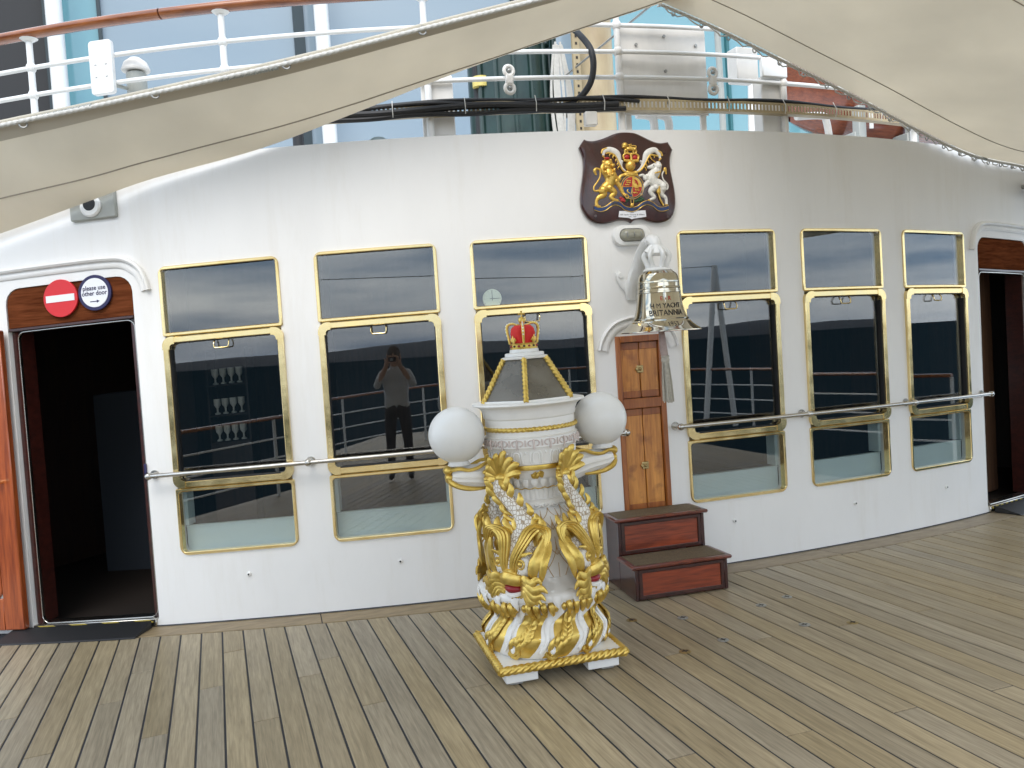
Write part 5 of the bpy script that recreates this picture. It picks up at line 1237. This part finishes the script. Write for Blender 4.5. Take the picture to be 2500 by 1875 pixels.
# cable tray along the foot of the rail
TR = .03+RO
t = thing('cable_tray', 'perforated pale cable tray with black cables along the foot of the railing', 'cable tray', W(-.7, 3.03, TR))
mb = MB(); ta, tb = -3.3, 3.9; n = int((tb-ta)/.028)
for k in range(n):
    a = ta+(tb-ta)*k/n; b = ta+(tb-ta)*(k+1)/n
    mb.add([W(a, 3.045, TR+.03), W(a+.016, 3.045, TR+.03), W(a+.016, 3.085, TR+.03), W(a, 3.085, TR+.03)], [(0, 1, 2, 3)])
for (v0, v1) in ((3.028, 3.045), (3.085, 3.10)):
    mb.grid([[W(ta+(tb-ta)*k/80, v, TR+.03) for k in range(81)] for v in (v0, v1)])
for v in (3.028, 3.10): mb.grid([[W(ta+(tb-ta)*k/80, v, o_) for k in range(81)] for o_ in (TR+.03, TR-.03)])
obj('tray', mb, M['cream'], t, ang=0, kind='stuff')
def cable(name, pts, r, mt='black', par=t):
    mb = MB(); mb.tube(smooth([tuple(p) for p in pts], 5), r, 8); return obj(name, mb, M[mt], par)
cable('cable', [W(ta+(tb-ta)*k/30, 3.108+.008*sin(k*1.3), TR+.02) for k in range(31)], .013)
cable('cable', [W(-3.2+2.45*k/14, 3.062+.010*sin(k*.9), TR+.045) for k in range(15)], .022)
cable('cable', [W(-3.2+2.5*k/14, 3.028-.006*sin(k*1.7), TR+.045) for k in range(15)], .016)
cable('cable', [W(-3.2+2.6*k/14, 3.09+.012*sin(k*1.1+1), TR+.04) for k in range(15)], .012)
for k in range(14):
    s = -3.1+.45*k; mb = MB(); mb.tube([W(s, 3.02, TR+.06), W(s, 3.07, TR+.072), W(s, 3.125, TR+.04)], .003, 5); obj('cable_tie', mb, M['rope'], t)
# black hose loop
mb = MB(); ps = [atw(x, y, RO-.05+q) for x, y, q in ((1235, 60, -.2), (1255, 78, -.05), (1275, 105, .05), (1282, 140, .08), (1275, 180, .09), (1250, 213, .09), (1215, 230, .10), (1150, 238, .11), (1080, 240, .11))]
mb.tube(smooth([tuple(p) for p in ps], 6), .021, 10); solo('black_hose', mb, M['black'], 'thick black hose looping down in front of the buff mast', 'hose')
# ---- things standing on the upper deck
UZ = ZT-.03
def upz(x, y): return UZ-CAMBER*(x-XC)**2-.005
def updeck(px, Y):              # x at depth Y under a picture column
    return at(px, 270, Y).x
mb = MB(); x = updeck(1292, 6.6); mb.lathe([(.17, 0), (.15, .03), (.148, 2.5)], 32, (x, 6.6, upz(x, 6.6))); t = solo('buff_mast', mb, M['cream'], 'round buff painted mast rising behind the railing', 'mast')
mb = MB(); xx = updeck(1252, 6.45); b0 = Vector((xx, 6.44, upz(xx, 6.4)))
mb.box(b0+Vector((0, 0, 1.2)), (.06, .03, 2.4), .003)
t2 = solo('ladder_strip', mb, M['cream'], 'perforated buff metal strip standing beside the mast', 'metal strip')
for k in range(40):
    mb = MB(); mb.box((0, -.0165, .10+.055*k), (.016, .003, .02)); obj('slot', mb, M['dark'], t2, local=True)
# white panel fixed behind the rail
t = thing('white_panel', 'weathered white metal panel bolted behind the railing', 'panel', atw(1430, 250, RO-.08))
def wc(px, py, off=RO-.06):
    p = atw(px, py, off); th = math.atan2(p.x-XC, YC-p.y); return (th*R, p.z+CAMBER*(th*R)**2)
a = wc(1337, 55); b = wc(1522, 60); c = wc(1530, 252); d = wc(1345, 245)
mb = MB(); zc_ = [3.03, 3.255, 3.42, 3.63]
wbox(mb, d[0], c[0], d[1]-.01, b[1], RO-.075, RO-.05, .003); obj('board', mb, M['dirtywhite'], t)
for (px, py) in ((1432, 80), (1436, 155), (1440, 222), (1500, 100), (1372, 98)):
    q = wc(px, py); mb = MB(); disc(mb, q[0], q[1], .011, RO-.05, RO-.04, 10, .002); obj('bolt', mb, M['lead'], t)
for q in (-.70, .45):
    mb = MB(); wbox(mb, d[0]+.02 if q < 0 else c[0]-.06, d[0]+.06 if q < 0 else c[0]-.02, ZT-.03, d[1]+.01, RO-.075, RO-.055); obj('leg', mb, M['dirtywhite'], t)
# beige boxes and posts
def postbox(name, label, x0, x1, y0, y1, off, mt, cat, dep=.10):
    u0_, v1_ = wc(x0, y0, off); u1_, v0_ = wc(x1, y1, off); mb = MB(); wbox(mb, min(u0_, u1_), max(u0_, u1_), min(v0_, v1_), max(v0_, v1_), off-dep, off, .006); return solo(name, mb, M[mt], label, cat)
postbox('vent_post', 'flat pale post left of the dark ventilator behind the railing', 907, 985, 165, 293, RO-.03, 'dirtywhite', 'post')
postbox('vent_post', 'flat pale post with a riveted white cap plate near the red boat', 1643, 1692, 165, 300, RO-.03, 'dirtywhite', 'post')
postbox('junction_box', 'white cap plate on the railing above the flat pale post', 1646, 1702, 120, 168, RO+.03, 'white', 'box', .04)
postbox('junction_box', 'small grey white box behind the railing under the awning edge', 1590, 1640, 100, 175, RO-.12, 'dirtywhite', 'box', .12)
postbox('junction_box', 'pale box clipped on the cable tray before the buff mast', 1264, 1292, 240, 270, RO+.12, 'dirtywhite', 'box', .05)
# ventilator: dark drum with cowls
x = updeck(1105, 7.0); z = upz(x, 7.0)
t = thing('ventilator', 'dark green deck winch drum standing behind the railing', 'winch', (x, 7.0, z))
gr = mat('dark_green_paint', (.018, .045, .038), .28, var=.4, vscale=8)
mb = MB(); mb.lathe([(.42, 0), (.42, .06), (.36, .1), (.345, .45), (.34, 1.12), (.36, 1.14), (.36, 1.22), (.2, 1.30), (.0, 1.32)], 32, (x, 7.0, z)); obj('drum', mb, gr, t)
for k in range(6):
    a = -PI/2+rad(-60+24*k); mb = MB(); mb.tube([(x+.352*cos(a), 7+.352*sin(a), z+.1), (x+.348*cos(a), 7+.348*sin(a), z+1.13)], .018, 8); obj('whelp', mb, gr, t)
mb = MB(); mb.tube([(x+.35, 6.8, z+.62), (x+.6, 6.7, z+.42), (x+.82, 6.62, z+.25)], .02, 8); obj('lever', mb, M['lead'], t)
x = updeck(1205, 6.8); z0_ = upz(x, 6.8)
mb = MB(); mb.tube([(x, 6.8, z0_), (x, 6.8, z0_+1.9)], .028, 10); mb.tube([(x, 6.8, z0_+1.1), (x, 6.72, z0_+1.12)], .012, 6); t = solo('cleat_post', mb, gr, 'thin dark green post carrying the coiled grey rope', 'post')
mb = MB(); random.seed(9)
for k in range(9):
    dx = random.uniform(-.05, .05); h0 = z0_+1.12+random.uniform(-.02, .02); L = random.uniform(.75, .95)
    pts_ = [(x+dx*.4-.02, 6.70, h0), (x+dx-.05, 6.69, h0-L*.5), (x+dx-.02, 6.69, h0-L), (x+dx+.04, 6.69, h0-L*.98), (x+dx+.06, 6.69, h0-L*.5), (x+dx*.4+.02, 6.70, h0)]
    mb.tube(smooth(pts_, 5), .010, 6)
solo('rope_coil', mb, M['rope'], 'coil of grey rope hanging on the thin post beside the mast', 'rope')
# small dark gear at the left of the post
x = updeck(815, 7.2); z0_ = upz(x, 7.2)
t = thing('deck_winch', 'small dark green winch behind the cables left of the pale post', 'winch', (x, 7.2, z0_))
mb = MB(); mb.lathe([(.16, 0), (.16, .04), (.10, .08), (.09, .3), (.14, .36), (.13, .42), (.05, .48), (0, .48)], 24, (x, 7.2, z0_)); obj('drum', mb, gr, t)
mb = MB(); mb.box((x+.28, 7.2, z0_+.10), (.3, .25, .2), .02); obj('base', mb, gr, t)
# pipes at the foot of the panel
for (x0, lab) in ((1400, 'bent white pipe under the white panel beside the mast'), (1432, 'bent white pipe under the middle of the white panel')):
    mb = MB(); pts_ = [atw(x0-25, 248, -.35), atw(x0, 250, -.35), atw(x0+12, 262, -.35), atw(x0+14, 300, -.35)]; mb.tube(smooth([tuple(p) for p in pts_], 6), .028, 10); solo('bent_pipe', mb, M['dirtywhite'], lab, 'pipe')
mb = MB(); pts_ = [atw(1720, 252, -.3), atw(1775, 250, -.3), atw(1785, 262, -.3), atw(1792, 300, -.3)]; mb.tube(smooth([tuple(p) for p in pts_], 6), .026, 10); solo('bent_pipe', mb, M['dirtywhite'], 'bent white pipe before the red boat', 'pipe')
# boat on chocks
BXc = at(1700, 205, 8.6); 
t = thing('ship_boat', 'varnished red brown wooden boat on grey chocks behind the railing', 'boat', (BXc.x+1.0, 8.6, upz(BXc.x+1.0, 8.6)))
zb = upz(BXc.x, 8.6)+.80
bm_ = wood('boat_varnish', (.10, .022, .010), (.24, .06, .022), .2, (2, 30, 30), .7); bo = mat('orange_paint', (.50, .13, .03), .35, var=.2)
secs = []
for i in range(15):
    u = i/14; wdt = .62*sin(PI*min(1, .0+u*.62+.02))**.55 if u < .8 else .60; sh_ = .62+.35*(1-u)**2; kl = .30*(1-u)**3
    xx = BXc.x+.02+u*2.15; sec = []
    for j in range(11):
        a = -PI/2+PI*j/10 ; v = sin(a); y_ = 8.6+wdt*v; zz_ = zb+kl+(sh_-kl)*(abs(v)**2.6); sec.append(Vector((xx-.25*(abs(v)**2)*(1-u)*.8, y_, zz_)))
    secs.append(sec)
mb = MB(); mb.grid(secs); mb.grid([[p+Vector((.02, 0, .02)) for p in s_] for s_ in secs]); obj('hull', mb, bm_, t)
mb = MB(); mb.tube([s_[0]+Vector((0, -.02, .02)) for s_ in secs], .03, 8); mb.tube([s_[-1]+Vector((0, .02, .02)) for s_ in secs], .03, 8); obj('gunwale', mb, bo, t)
mb = MB(); mb.grid([[s_[0].lerp(s_[-1], q)+Vector((0, 0, .02+.16*sin(PI*q))) for q in [k/8 for k in range(9)]] for s_ in secs[2:]]); obj('boat_cover', mb, bo, t)
for u in (.28, .62):
    xx = BXc.x+u*2.15; mb = MB(); mb.box((xx, 8.6, zb-.36), (.12, .9, .90), .01); mb.box((xx, 8.15, zb+.12), (.10, .12, .5), .01); obj('chock', mb, M['grey'], t)
    mb = MB(); mb.box((xx, 8.6-.64, zb+.45), (.05, .015, .75), .003); obj('strap', mb, M['rope'], t)

# ================================================================== GLASS BUILDING ON THE QUAY
GY = 19.0; KY = GY/17.0
bld = thing('glass_building', 'pale blue glass fronted building with white columns behind the ship', 'building', (8*KY, GY, -6))
def fac(name, rough, col, met=.0):
    m, t_, b_ = newmat(name); b_.inputs['Base Color'].default_value = (*col, 1); b_.inputs['Roughness'].default_value = rough; b_.inputs['Metallic'].default_value = met; b_.inputs['Specular IOR Level'].default_value = .9
    return m
FG = [fac('facade_glass', .06, (.33, .42, .50)), fac('facade_glass_pale', .08, (.24, .30, .34)), fac('facade_glass_teal', .06, (.16, .34, .38))]
cols = [-8, -4.7, -2.3, -1.45, 1.95, 6.2, 8.0, 11.15, 13.4, 15.8, 18.6, 21, 24, 28]
cols = [c*KY for c in cols]
zr = [-2, 1.2, 3.4, 5.75, 10.4, 12.5]
random.seed(21)
for i in range(len(cols)-1):
    for j in range(len(zr)-1):
        if j < 2 and i % 1: continue
        mb = MB(); mb.box(((cols[i]+cols[i+1])/2, GY+random.uniform(-.012, .012), (zr[j]+zr[j+1])/2), (cols[i+1]-cols[i]-.07, .03, zr[j+1]-zr[j]-.06), 0)
        ti = random.uniform(-.012, .012); c_ = Vector(((cols[i]+cols[i+1])/2, GY, (zr[j]+zr[j+1])/2)); RM = Matrix.Rotation(ti, 3, 'Z') @ Matrix.Rotation(random.uniform(-.01, .01), 3, 'X')
        mb.xf(lambda p: c_+RM @ (p-c_)); 
        if i in (0, 1): mt = M['black']
        else: mt = FG[2] if (i in (2, 6, 7, 8, 10)) else FG[1]
        obj('glass_panel', mb, mt, bld, ang=0)
dm = mat('dark_mullion', (.02, .035, .04), .35); tm = mat('teal_mullion', (.03, .14, .15), .35)
for i, c in enumerate(cols):
    mb = MB(); mb.box((c, GY-.05, 5), (.07 if i not in (4,) else .22, .12, 15), .005); obj('mullion', mb, tm if c > 8*KY else dm, bld)
for z in zr[1:-1]:
    mb = MB(); mb.box(((cols[0]+cols[-1])/2, GY-.03, z), (cols[-1]-cols[0], .08, .06), .004); obj('transom', mb, dm, bld)
for c in (-2.1*KY, 2.32*KY, 7.6*KY, 13.2*KY, 18.6*KY):
    mb = MB(); mb.tube([(c, GY-.55, -6), (c, GY-.55, 12.5)], .15, 20); obj('column', mb, M['white'], bld)
mb = MB(); mb.box(((cols[0]+cols[-1])/2, GY+.6, 12.9), (cols[-1]-cols[0]+2, 3, .7), .05); obj('roof_edge', mb, M['white'], bld)
mb = MB(); mb.box(((cols[0]+cols[-1])/2, GY+.5, -4), (cols[-1]-cols[0], 1.1, 4), .05); obj('plinth', mb, M['grey'], bld)
mb = MB(); mb.box((10, GY+12, -6.5), (120, 30, 1), 0); q_ = obj('quay', mb, M['grey'], None); q_['kind'] = 'structure'

# ================================================================== BEHIND THE CAMERA: STERN RAIL, SEA, SHORE (seen in the glass)
sea_m, s_t, s_b = newmat('sea_water'); s_b.inputs['Base Color'].default_value = (.016, .03, .038, 1); s_b.inputs['Roughness'].default_value = .35; s_b.inputs['Specular IOR Level'].default_value = 0
c_ = s_t.nodes.new('ShaderNodeTexCoord'); n_ = s_t.nodes.new('ShaderNodeTexNoise'); n_.inputs['Scale'].default_value = .35; n_.inputs['Detail'].default_value = 6
b_ = s_t.nodes.new('ShaderNodeBump'); b_.inputs['Strength'].default_value = .7; b_.inputs['Distance'].default_value = .6
s_t.links.new(c_.outputs['Object'], n_.inputs['Vector']); s_t.links.new(n_.outputs['Fac'], b_.inputs['Height']); s_t.links.new(b_.outputs[0], s_b.inputs['Normal'])
mb = MB(); mb.grid([[Vector((x, y, -7)) for x in (-3000, -300, 300, 3000)] for y in (-3000, -300, 4.0)]); sea = obj('sea', mb, sea_m, None); sea['kind'] = 'structure'
hill = mat('far_shore', (.05, .06, .07), .9, var=.3, vscale=.02); mb = MB(); random.seed(2)
xs = [-2400+60*k for k in range(81)]; hs = [4+14*abs(sin(k*.13)+.5*sin(k*.31+1))+4*random.random() for k in range(81)]
mb.grid([[Vector((x, -1500, -8)) for x in xs], [Vector((x, -1560, h*.7)) for x, h in zip(xs, hs)], [Vector((x, -1700, h)) for x, h in zip(xs, hs)], [Vector((x, -1900, -8)) for x in xs]]); hl = obj('hills', mb, hill, None); hl['kind'] = 'structure'
path = smooth([(-3.4, 5.5), (-3.5, 2), (-3.4, -1.5), (-2.6, -4.6), (-.6, -6.6), (2.2, -7.3), (5.0, -6.9), (7.2, -5.2), (8.5, -2.6), (8.9, .8), (8.9, 4)], 6)
t = thing('stern_railing', 'white stern railing with wooden top rail round the open deck', 'railing', (2.2, -7.3, dz(2.2)))
def P3(p, z): return Vector((p[0], p[1], dz(p[0])+z))
for k in range(0, len(path), 4):
    mb = MB(); mb.tube([P3(path[k], 0), P3(path[k], 1.0)], .022, 8); obj('post', mb, M['white'], t)
for z in (.25, .5, .75):
    mb = MB(); mb.tube([P3(p, z) for p in path], .013, 6); obj('rail', mb, M['white'], t)
mb = MB(); mb.tube([P3(p, 1.02) for p in path], .04, 8, rb=.025, nrm=[Vector((0, 0, 1))]*len(path)); obj('top_rail', mb, M['handrail'], t)
t = thing('sheer_legs', 'pair of white poles joined at the top beside the stern railing', 'poles', (8.35, -3.4, dz(8.35)))
for x in (8.05, 8.65):
    mb = MB(); mb.tube([Vector((x, -3.4, dz(x))), Vector((8.45, -3.5, 2.75))], .05, 10); obj('leg', mb, M['white'], t)
mb = MB(); mb.tube([Vector((8.45, -3.5, 2.74)), Vector((3, -3.6, 2.62)), Vector((-3.2, -3.0, 2.85))], .006, 6); solo('stay_wire', mb, M['black'], 'thin dark wire stretched across the open stern', 'wire')

# ---- more gear on the upper deck, behind the railing
for k, (px, Y, h, r_, mt, lab) in enumerate(((1035, 6.9, 1.3, .035, 'black', 'black upright hose beside the dark winch drum'), (1052, 7.05, 1.2, .03, 'black', 'second black upright hose against the dark winch drum'), (1560, 7.4, 1.6, .03, 'grey', 'thin grey pipe standing right of the white panel'), (1625, 7.0, 1.2, .045, 'dirtywhite', 'white pipe standing beside the flat pale post'), (640, 8.0, 1.3, .05, 'black', 'dark stanchion standing behind the black cables'))):
    x = updeck(px, Y); z_ = upz(x, Y); mb = MB(); mb.tube([(x, Y, z_), (x+.01, Y, z_+h*.5), (x+.04*(k % 2), Y, z_+h)], r_, 10); mb.tube([(x, Y, z_), (x, Y, z_+.03)], r_*2, 12); solo('deck_pipe', mb, M[mt], lab, 'pipe')
x = updeck(1045, 6.85); z_ = upz(x, 6.85); mb = MB(); mb.lathe([(.07, 0), (.07, .08)], 18, (x, 6.85, z_+.80)); solo('hose_band', mb, mat('yellow_band', (.62, .5, .14), .5), 'yellow band round the black hoses', 'band')
mb = MB(); x0_, x1_ = updeck(560, 9.5), updeck(1020, 9.5); mb.box(((x0_+x1_)/2, 9.5, 3.18), (x1_-x0_, .10, .09), .01); mb.box((x0_+.1, 9.5, 2.95), (.08, .08, .4), .0); mb.box((x1_-.1, 9.5, 2.95), (.08, .08, .4), 0); solo('deck_beam', mb, gr, 'low dark green beam behind the cables', 'beam')
for px, Y, w_, h, lab in ((760, 7.6, .3, .12, 'low dark deck fitting behind the black cables'), (870, 7.3, .34, .16, 'slanting dark hatch cover left of the flat pale post'), (1480, 7.8, .8, .14, 'low dark fitting under the white panel'), (1610, 8.2, .6, .12, 'low dark fitting beyond the flat pale post')):
    x = updeck(px, Y); mb = MB(); mb.box((x, Y, upz(x, Y)+h/2), (w_, .3, h), .02); solo('deck_fitting', mb, gr, lab, 'deck fitting')

# ================================================================== PEOPLE AT THE STERN (mirrored in the windows)
def figure(name, label, J, E, mats, regions, base, rotz=0.0):
    """J: joints (name -> (x, y, z, rx, ry)); one skinned body, coloured by region"""
    nm = list(J); me = bpy.data.meshes.new(name); me.from_pydata([J[n][:3] for n in nm], [(nm.index(a), nm.index(b)) for a, b in E], []); me.update()
    o = bpy.data.objects.new(name, me); sc.collection.objects.link(o)
    md = o.modifiers.new('Skin', 'SKIN'); md.use_smooth_shade = True
    lay = me.skin_vertices[0].data
    for i, n in enumerate(nm): lay[i].radius = (J[n][3], J[n][4])
    lay[nm.index('pelvis')].use_root = True
    ss = o.modifiers.new('Sub', 'SUBSURF'); ss.levels = 2; ss.render_levels = 2
    bpy.context.view_layer.update()
    m2 = bpy.data.meshes.new_from_object(o.evaluated_get(bpy.context.evaluated_depsgraph_get()))
    bpy.data.objects.remove(o); bpy.data.meshes.remove(me); m2.name = name
    m2.materials.clear()
    for m in mats: m2.materials.append(m)
    for p in m2.polygons: p.material_index = regions(p.center); p.use_smooth = True
    o = bpy.data.objects.new(name, m2); sc.collection.objects.link(o); o.location = base; o.rotation_euler = (0, 0, rotz)
    ROOT[o.name] = Vector((0, 0, 0)); return tag(o, label, 'person')
skin_m = mat('skin', (.46, .27, .19), .5); trs = mat('dark_trousers', (.02, .02, .025), .8); sh1 = mat('pale_shirt', (.55, .55, .56), .8); sh2 = mat('white_shirt', (.75, .74, .76), .8); hair = mat('grey_hair', (.12, .10, .09), .8); shoe = mat('black_shoes', (.015, .014, .013), .4)
def head_bits(o, hx, hy, hzz, f=1):
    mb = MB(); mb.ball((hx, hy-.012*f, hzz+.028), (.083, .098, .095), 18, 12); mb.v = [p for p in mb.v]; obj('hair', mb, hair, o, local=True)
    mb = MB(); mb.tube([(hx, hy+.088*f, hzz+.02), (hx, hy+.112*f, hzz-.018), (hx, hy+.09*f, hzz-.03)], [.009, .015, .008], 8); obj('nose', mb, skin_m, o, local=True)
    for sx in (-1, 1):
        mb = MB(); mb.ball((hx+sx*.030, hy+.086*f, hzz+.008), (.011, .007, .008), 8, 6); obj('eye', mb, M['ink'], o, local=True)
        mb = MB(); mb.ball((hx+sx*.080, hy-.005, hzz-.005), (.012, .02, .03), 8, 6); obj('ear', mb, skin_m, o, local=True)
    mb = MB(); mb.tube([(hx-.025, hy+.086*f, hzz-.055), (hx, hy+.092*f, hzz-.057), (hx+.025, hy+.086*f, hzz-.055)], .005, 6); obj('mouth', mb, M['darkred'], o, local=True)
def hand(J, E, side, w, d):
    """five short finger chains rooted at the hand joint; d = (x, y, z) reach direction"""
    wx, wy, wz = w; d = Vector(d).normalized(); a = d.cross(Vector((0, 0, 1))); a = a.normalized() if a.length > .1 else Vector((1, 0, 0)); b = a.cross(d)
    for k in range(4):
        o_ = b*(.030-.020*k); L = (.062, .070, .066, .052)[k]
        p1 = Vector(w)+d*.035+o_; p2 = p1+d*L*.55; p3 = p2+d*L*.3-a*(.02*side)
        for n_, q, r_ in ((f'{side}f{k}a', p1, .010), (f'{side}f{k}b', p2, .009), (f'{side}f{k}c', p3, .008)): J[n_] = (*q, r_, r_)
        E += [(f'{side}h', f'{side}f{k}a'), (f'{side}f{k}a', f'{side}f{k}b'), (f'{side}f{k}b', f'{side}f{k}c')]
    p1 = Vector(w)+b*.035-a*(.012*side); p2 = p1+b*.03+d*.02; J[f'{side}t1'] = (*p1, .011, .011); J[f'{side}t2'] = (*p2, .009, .009); E += [(f'{side}h', f'{side}t1'), (f'{side}t1', f'{side}t2')]
# the photographer, just behind the lens
J = {'pelvis': (0, 0, .93, .15, .11), 'belly': (0, .01, 1.06, .155, .12), 'chest': (0, 0, 1.26, .165, .12), 'neckb': (0, 0, 1.42, .075, .07), 'neck': (0, .015, 1.48, .055, .055), 'headl': (0, .03, 1.545, .068, .078), 'head': (0, .025, 1.61, .078, .09), 'top': (0, .015, 1.68, .05, .06)}
E = [('pelvis', 'belly'), ('belly', 'chest'), ('chest', 'neckb'), ('neckb', 'neck'), ('neck', 'headl'), ('headl', 'head'), ('head', 'top')]
for sd in (-1, 1):
    J.update({f'{sd}hip': (sd*.09, 0, .88, .095, .095), f'{sd}knee': (sd*.11, .015, .48, .062, .065), f'{sd}ank': (sd*.12, -.02, .09, .042, .045), f'{sd}toe': (sd*.13, .12, .04, .045, .035), f'{sd}sh': (sd*.17, 0, 1.37, .062, .06), f'{sd}el': (sd*.24, .11, 1.20, .045, .045), f'{sd}wr': (sd*.085, .235, 1.47, .03, .03), f'{sd}h': (sd*.075, .25, 1.515, .03, .02)})
    E += [('pelvis', f'{sd}hip'), (f'{sd}hip', f'{sd}knee'), (f'{sd}knee', f'{sd}ank'), (f'{sd}ank', f'{sd}toe'), ('chest', f'{sd}sh'), (f'{sd}sh', f'{sd}el'), (f'{sd}el', f'{sd}wr'), (f'{sd}wr', f'{sd}h')]
    hand(J, E, sd, (sd*.075, .25, 1.515), (-sd*.6, .25, .75))
def reg(c):
    if c.z > 1.455 and abs(c.x) < .15 and not (c.y > .17 and c.z < 1.46): return 0
    if c.y > .19: return 0
    if c.z > .95: return 1
    return 2 if c.z > .1 else 3
ph_o = figure('person', 'person in pale shirt and dark trousers standing and raising a camera to their face', J, E, [skin_m, sh1, trs, shoe], reg, (-.80, -.10, dz(-.8)+.005), -.25)
head_bits(ph_o, 0, .025, 1.605)
mb = MB(); mb.box((-.735, .165, dz(-.8)+1.555), (.095, .030, .058), .006); cam_o = solo('compact_camera', mb, M['black'], 'small black compact camera held by the standing person', 'camera')
mb = MB(); mb.tube([(0, -.018, -.0), (0, -.006, 0)], .02, 16); mb.v = [p+Vector((0, .034, .029)) for p in mb.v]; obj('lens', mb, M['lead'], cam_o, local=True)
# seated man further aft
SX, SY = -.76, -3.1
J = {'pelvis': (0, 0, .52, .15, .13), 'belly': (0, .03, .66, .15, .125), 'chest': (0, .03, .88, .165, .12), 'neckb': (0, .04, 1.04, .075, .07), 'neck': (0, .055, 1.10, .055, .055), 'headl': (0, .075, 1.165, .068, .078), 'head': (0, .07, 1.23, .078, .09), 'top': (0, .06, 1.30, .05, .06)}
E = [('pelvis', 'belly'), ('belly', 'chest'), ('chest', 'neckb'), ('neckb', 'neck'), ('neck', 'headl'), ('headl', 'head'), ('head', 'top')]
for sd in (-1, 1):
    J.update({f'{sd}hip': (sd*.10, .04, .52, .095, .095), f'{sd}knee': (sd*.13, .45, .53, .062, .065), f'{sd}ank': (sd*.13, .47, .09, .042, .045), f'{sd}toe': (sd*.14, .62, .04, .045, .035), f'{sd}sh': (sd*.175, .03, .99, .062, .06), f'{sd}el': (sd*.25, .12, .74, .045, .045), f'{sd}wr': (sd*.10, .30, .80, .03, .03), f'{sd}h': (sd*.06, .34, .83, .03, .02)})
    E += [('pelvis', f'{sd}hip'), (f'{sd}hip', f'{sd}knee'), (f'{sd}knee', f'{sd}ank'), (f'{sd}ank', f'{sd}toe'), ('chest', f'{sd}sh'), (f'{sd}sh', f'{sd}el'), (f'{sd}el', f'{sd}wr'), (f'{sd}wr', f'{sd}h')]
    hand(J, E, sd, (sd*.06, .34, .83), (-sd*.5, .6, .5))
def reg2(c):
    if c.z > 1.075: return 0
    if c.y > .24 and c.z > .70: return 0
    if c.z > .60 and c.y < .40: return 1
    return 2 if c.z > .1 else 3
st_o = figure('person', 'person in white shirt and dark trousers sitting on a wooden chair near the stern railing', J, E, [skin_m, sh2, trs, shoe], reg2, (SX, SY, dz(SX)+.005), 0)
head_bits(st_o, 0, .07, 1.225)
ch = thing('chair', 'wooden deck chair under the person in the white shirt', 'chair', (SX, SY, dz(SX)))
zc = dz(SX)
mb = MB(); mb.box((SX, SY+.04, zc+.385), (.46, .46, .04), .01); obj('seat', mb, M['teak_frame'], ch)
mb = MB(); mb.box((SX, SY-.20, zc+.68), (.46, .035, .36), .01); obj('backrest', mb, M['teak_frame'], ch)
for sx in (-1, 1):
    mb = MB(); mb.box((SX+sx*.2, SY-.19, zc+.43), (.04, .04, .86), .006); obj('leg', mb, M['teak_frame'], ch)
    mb = MB(); mb.box((SX+sx*.2, SY+.24, zc+.19), (.04, .04, .37), .006); obj('leg', mb, M['teak_frame'], ch)
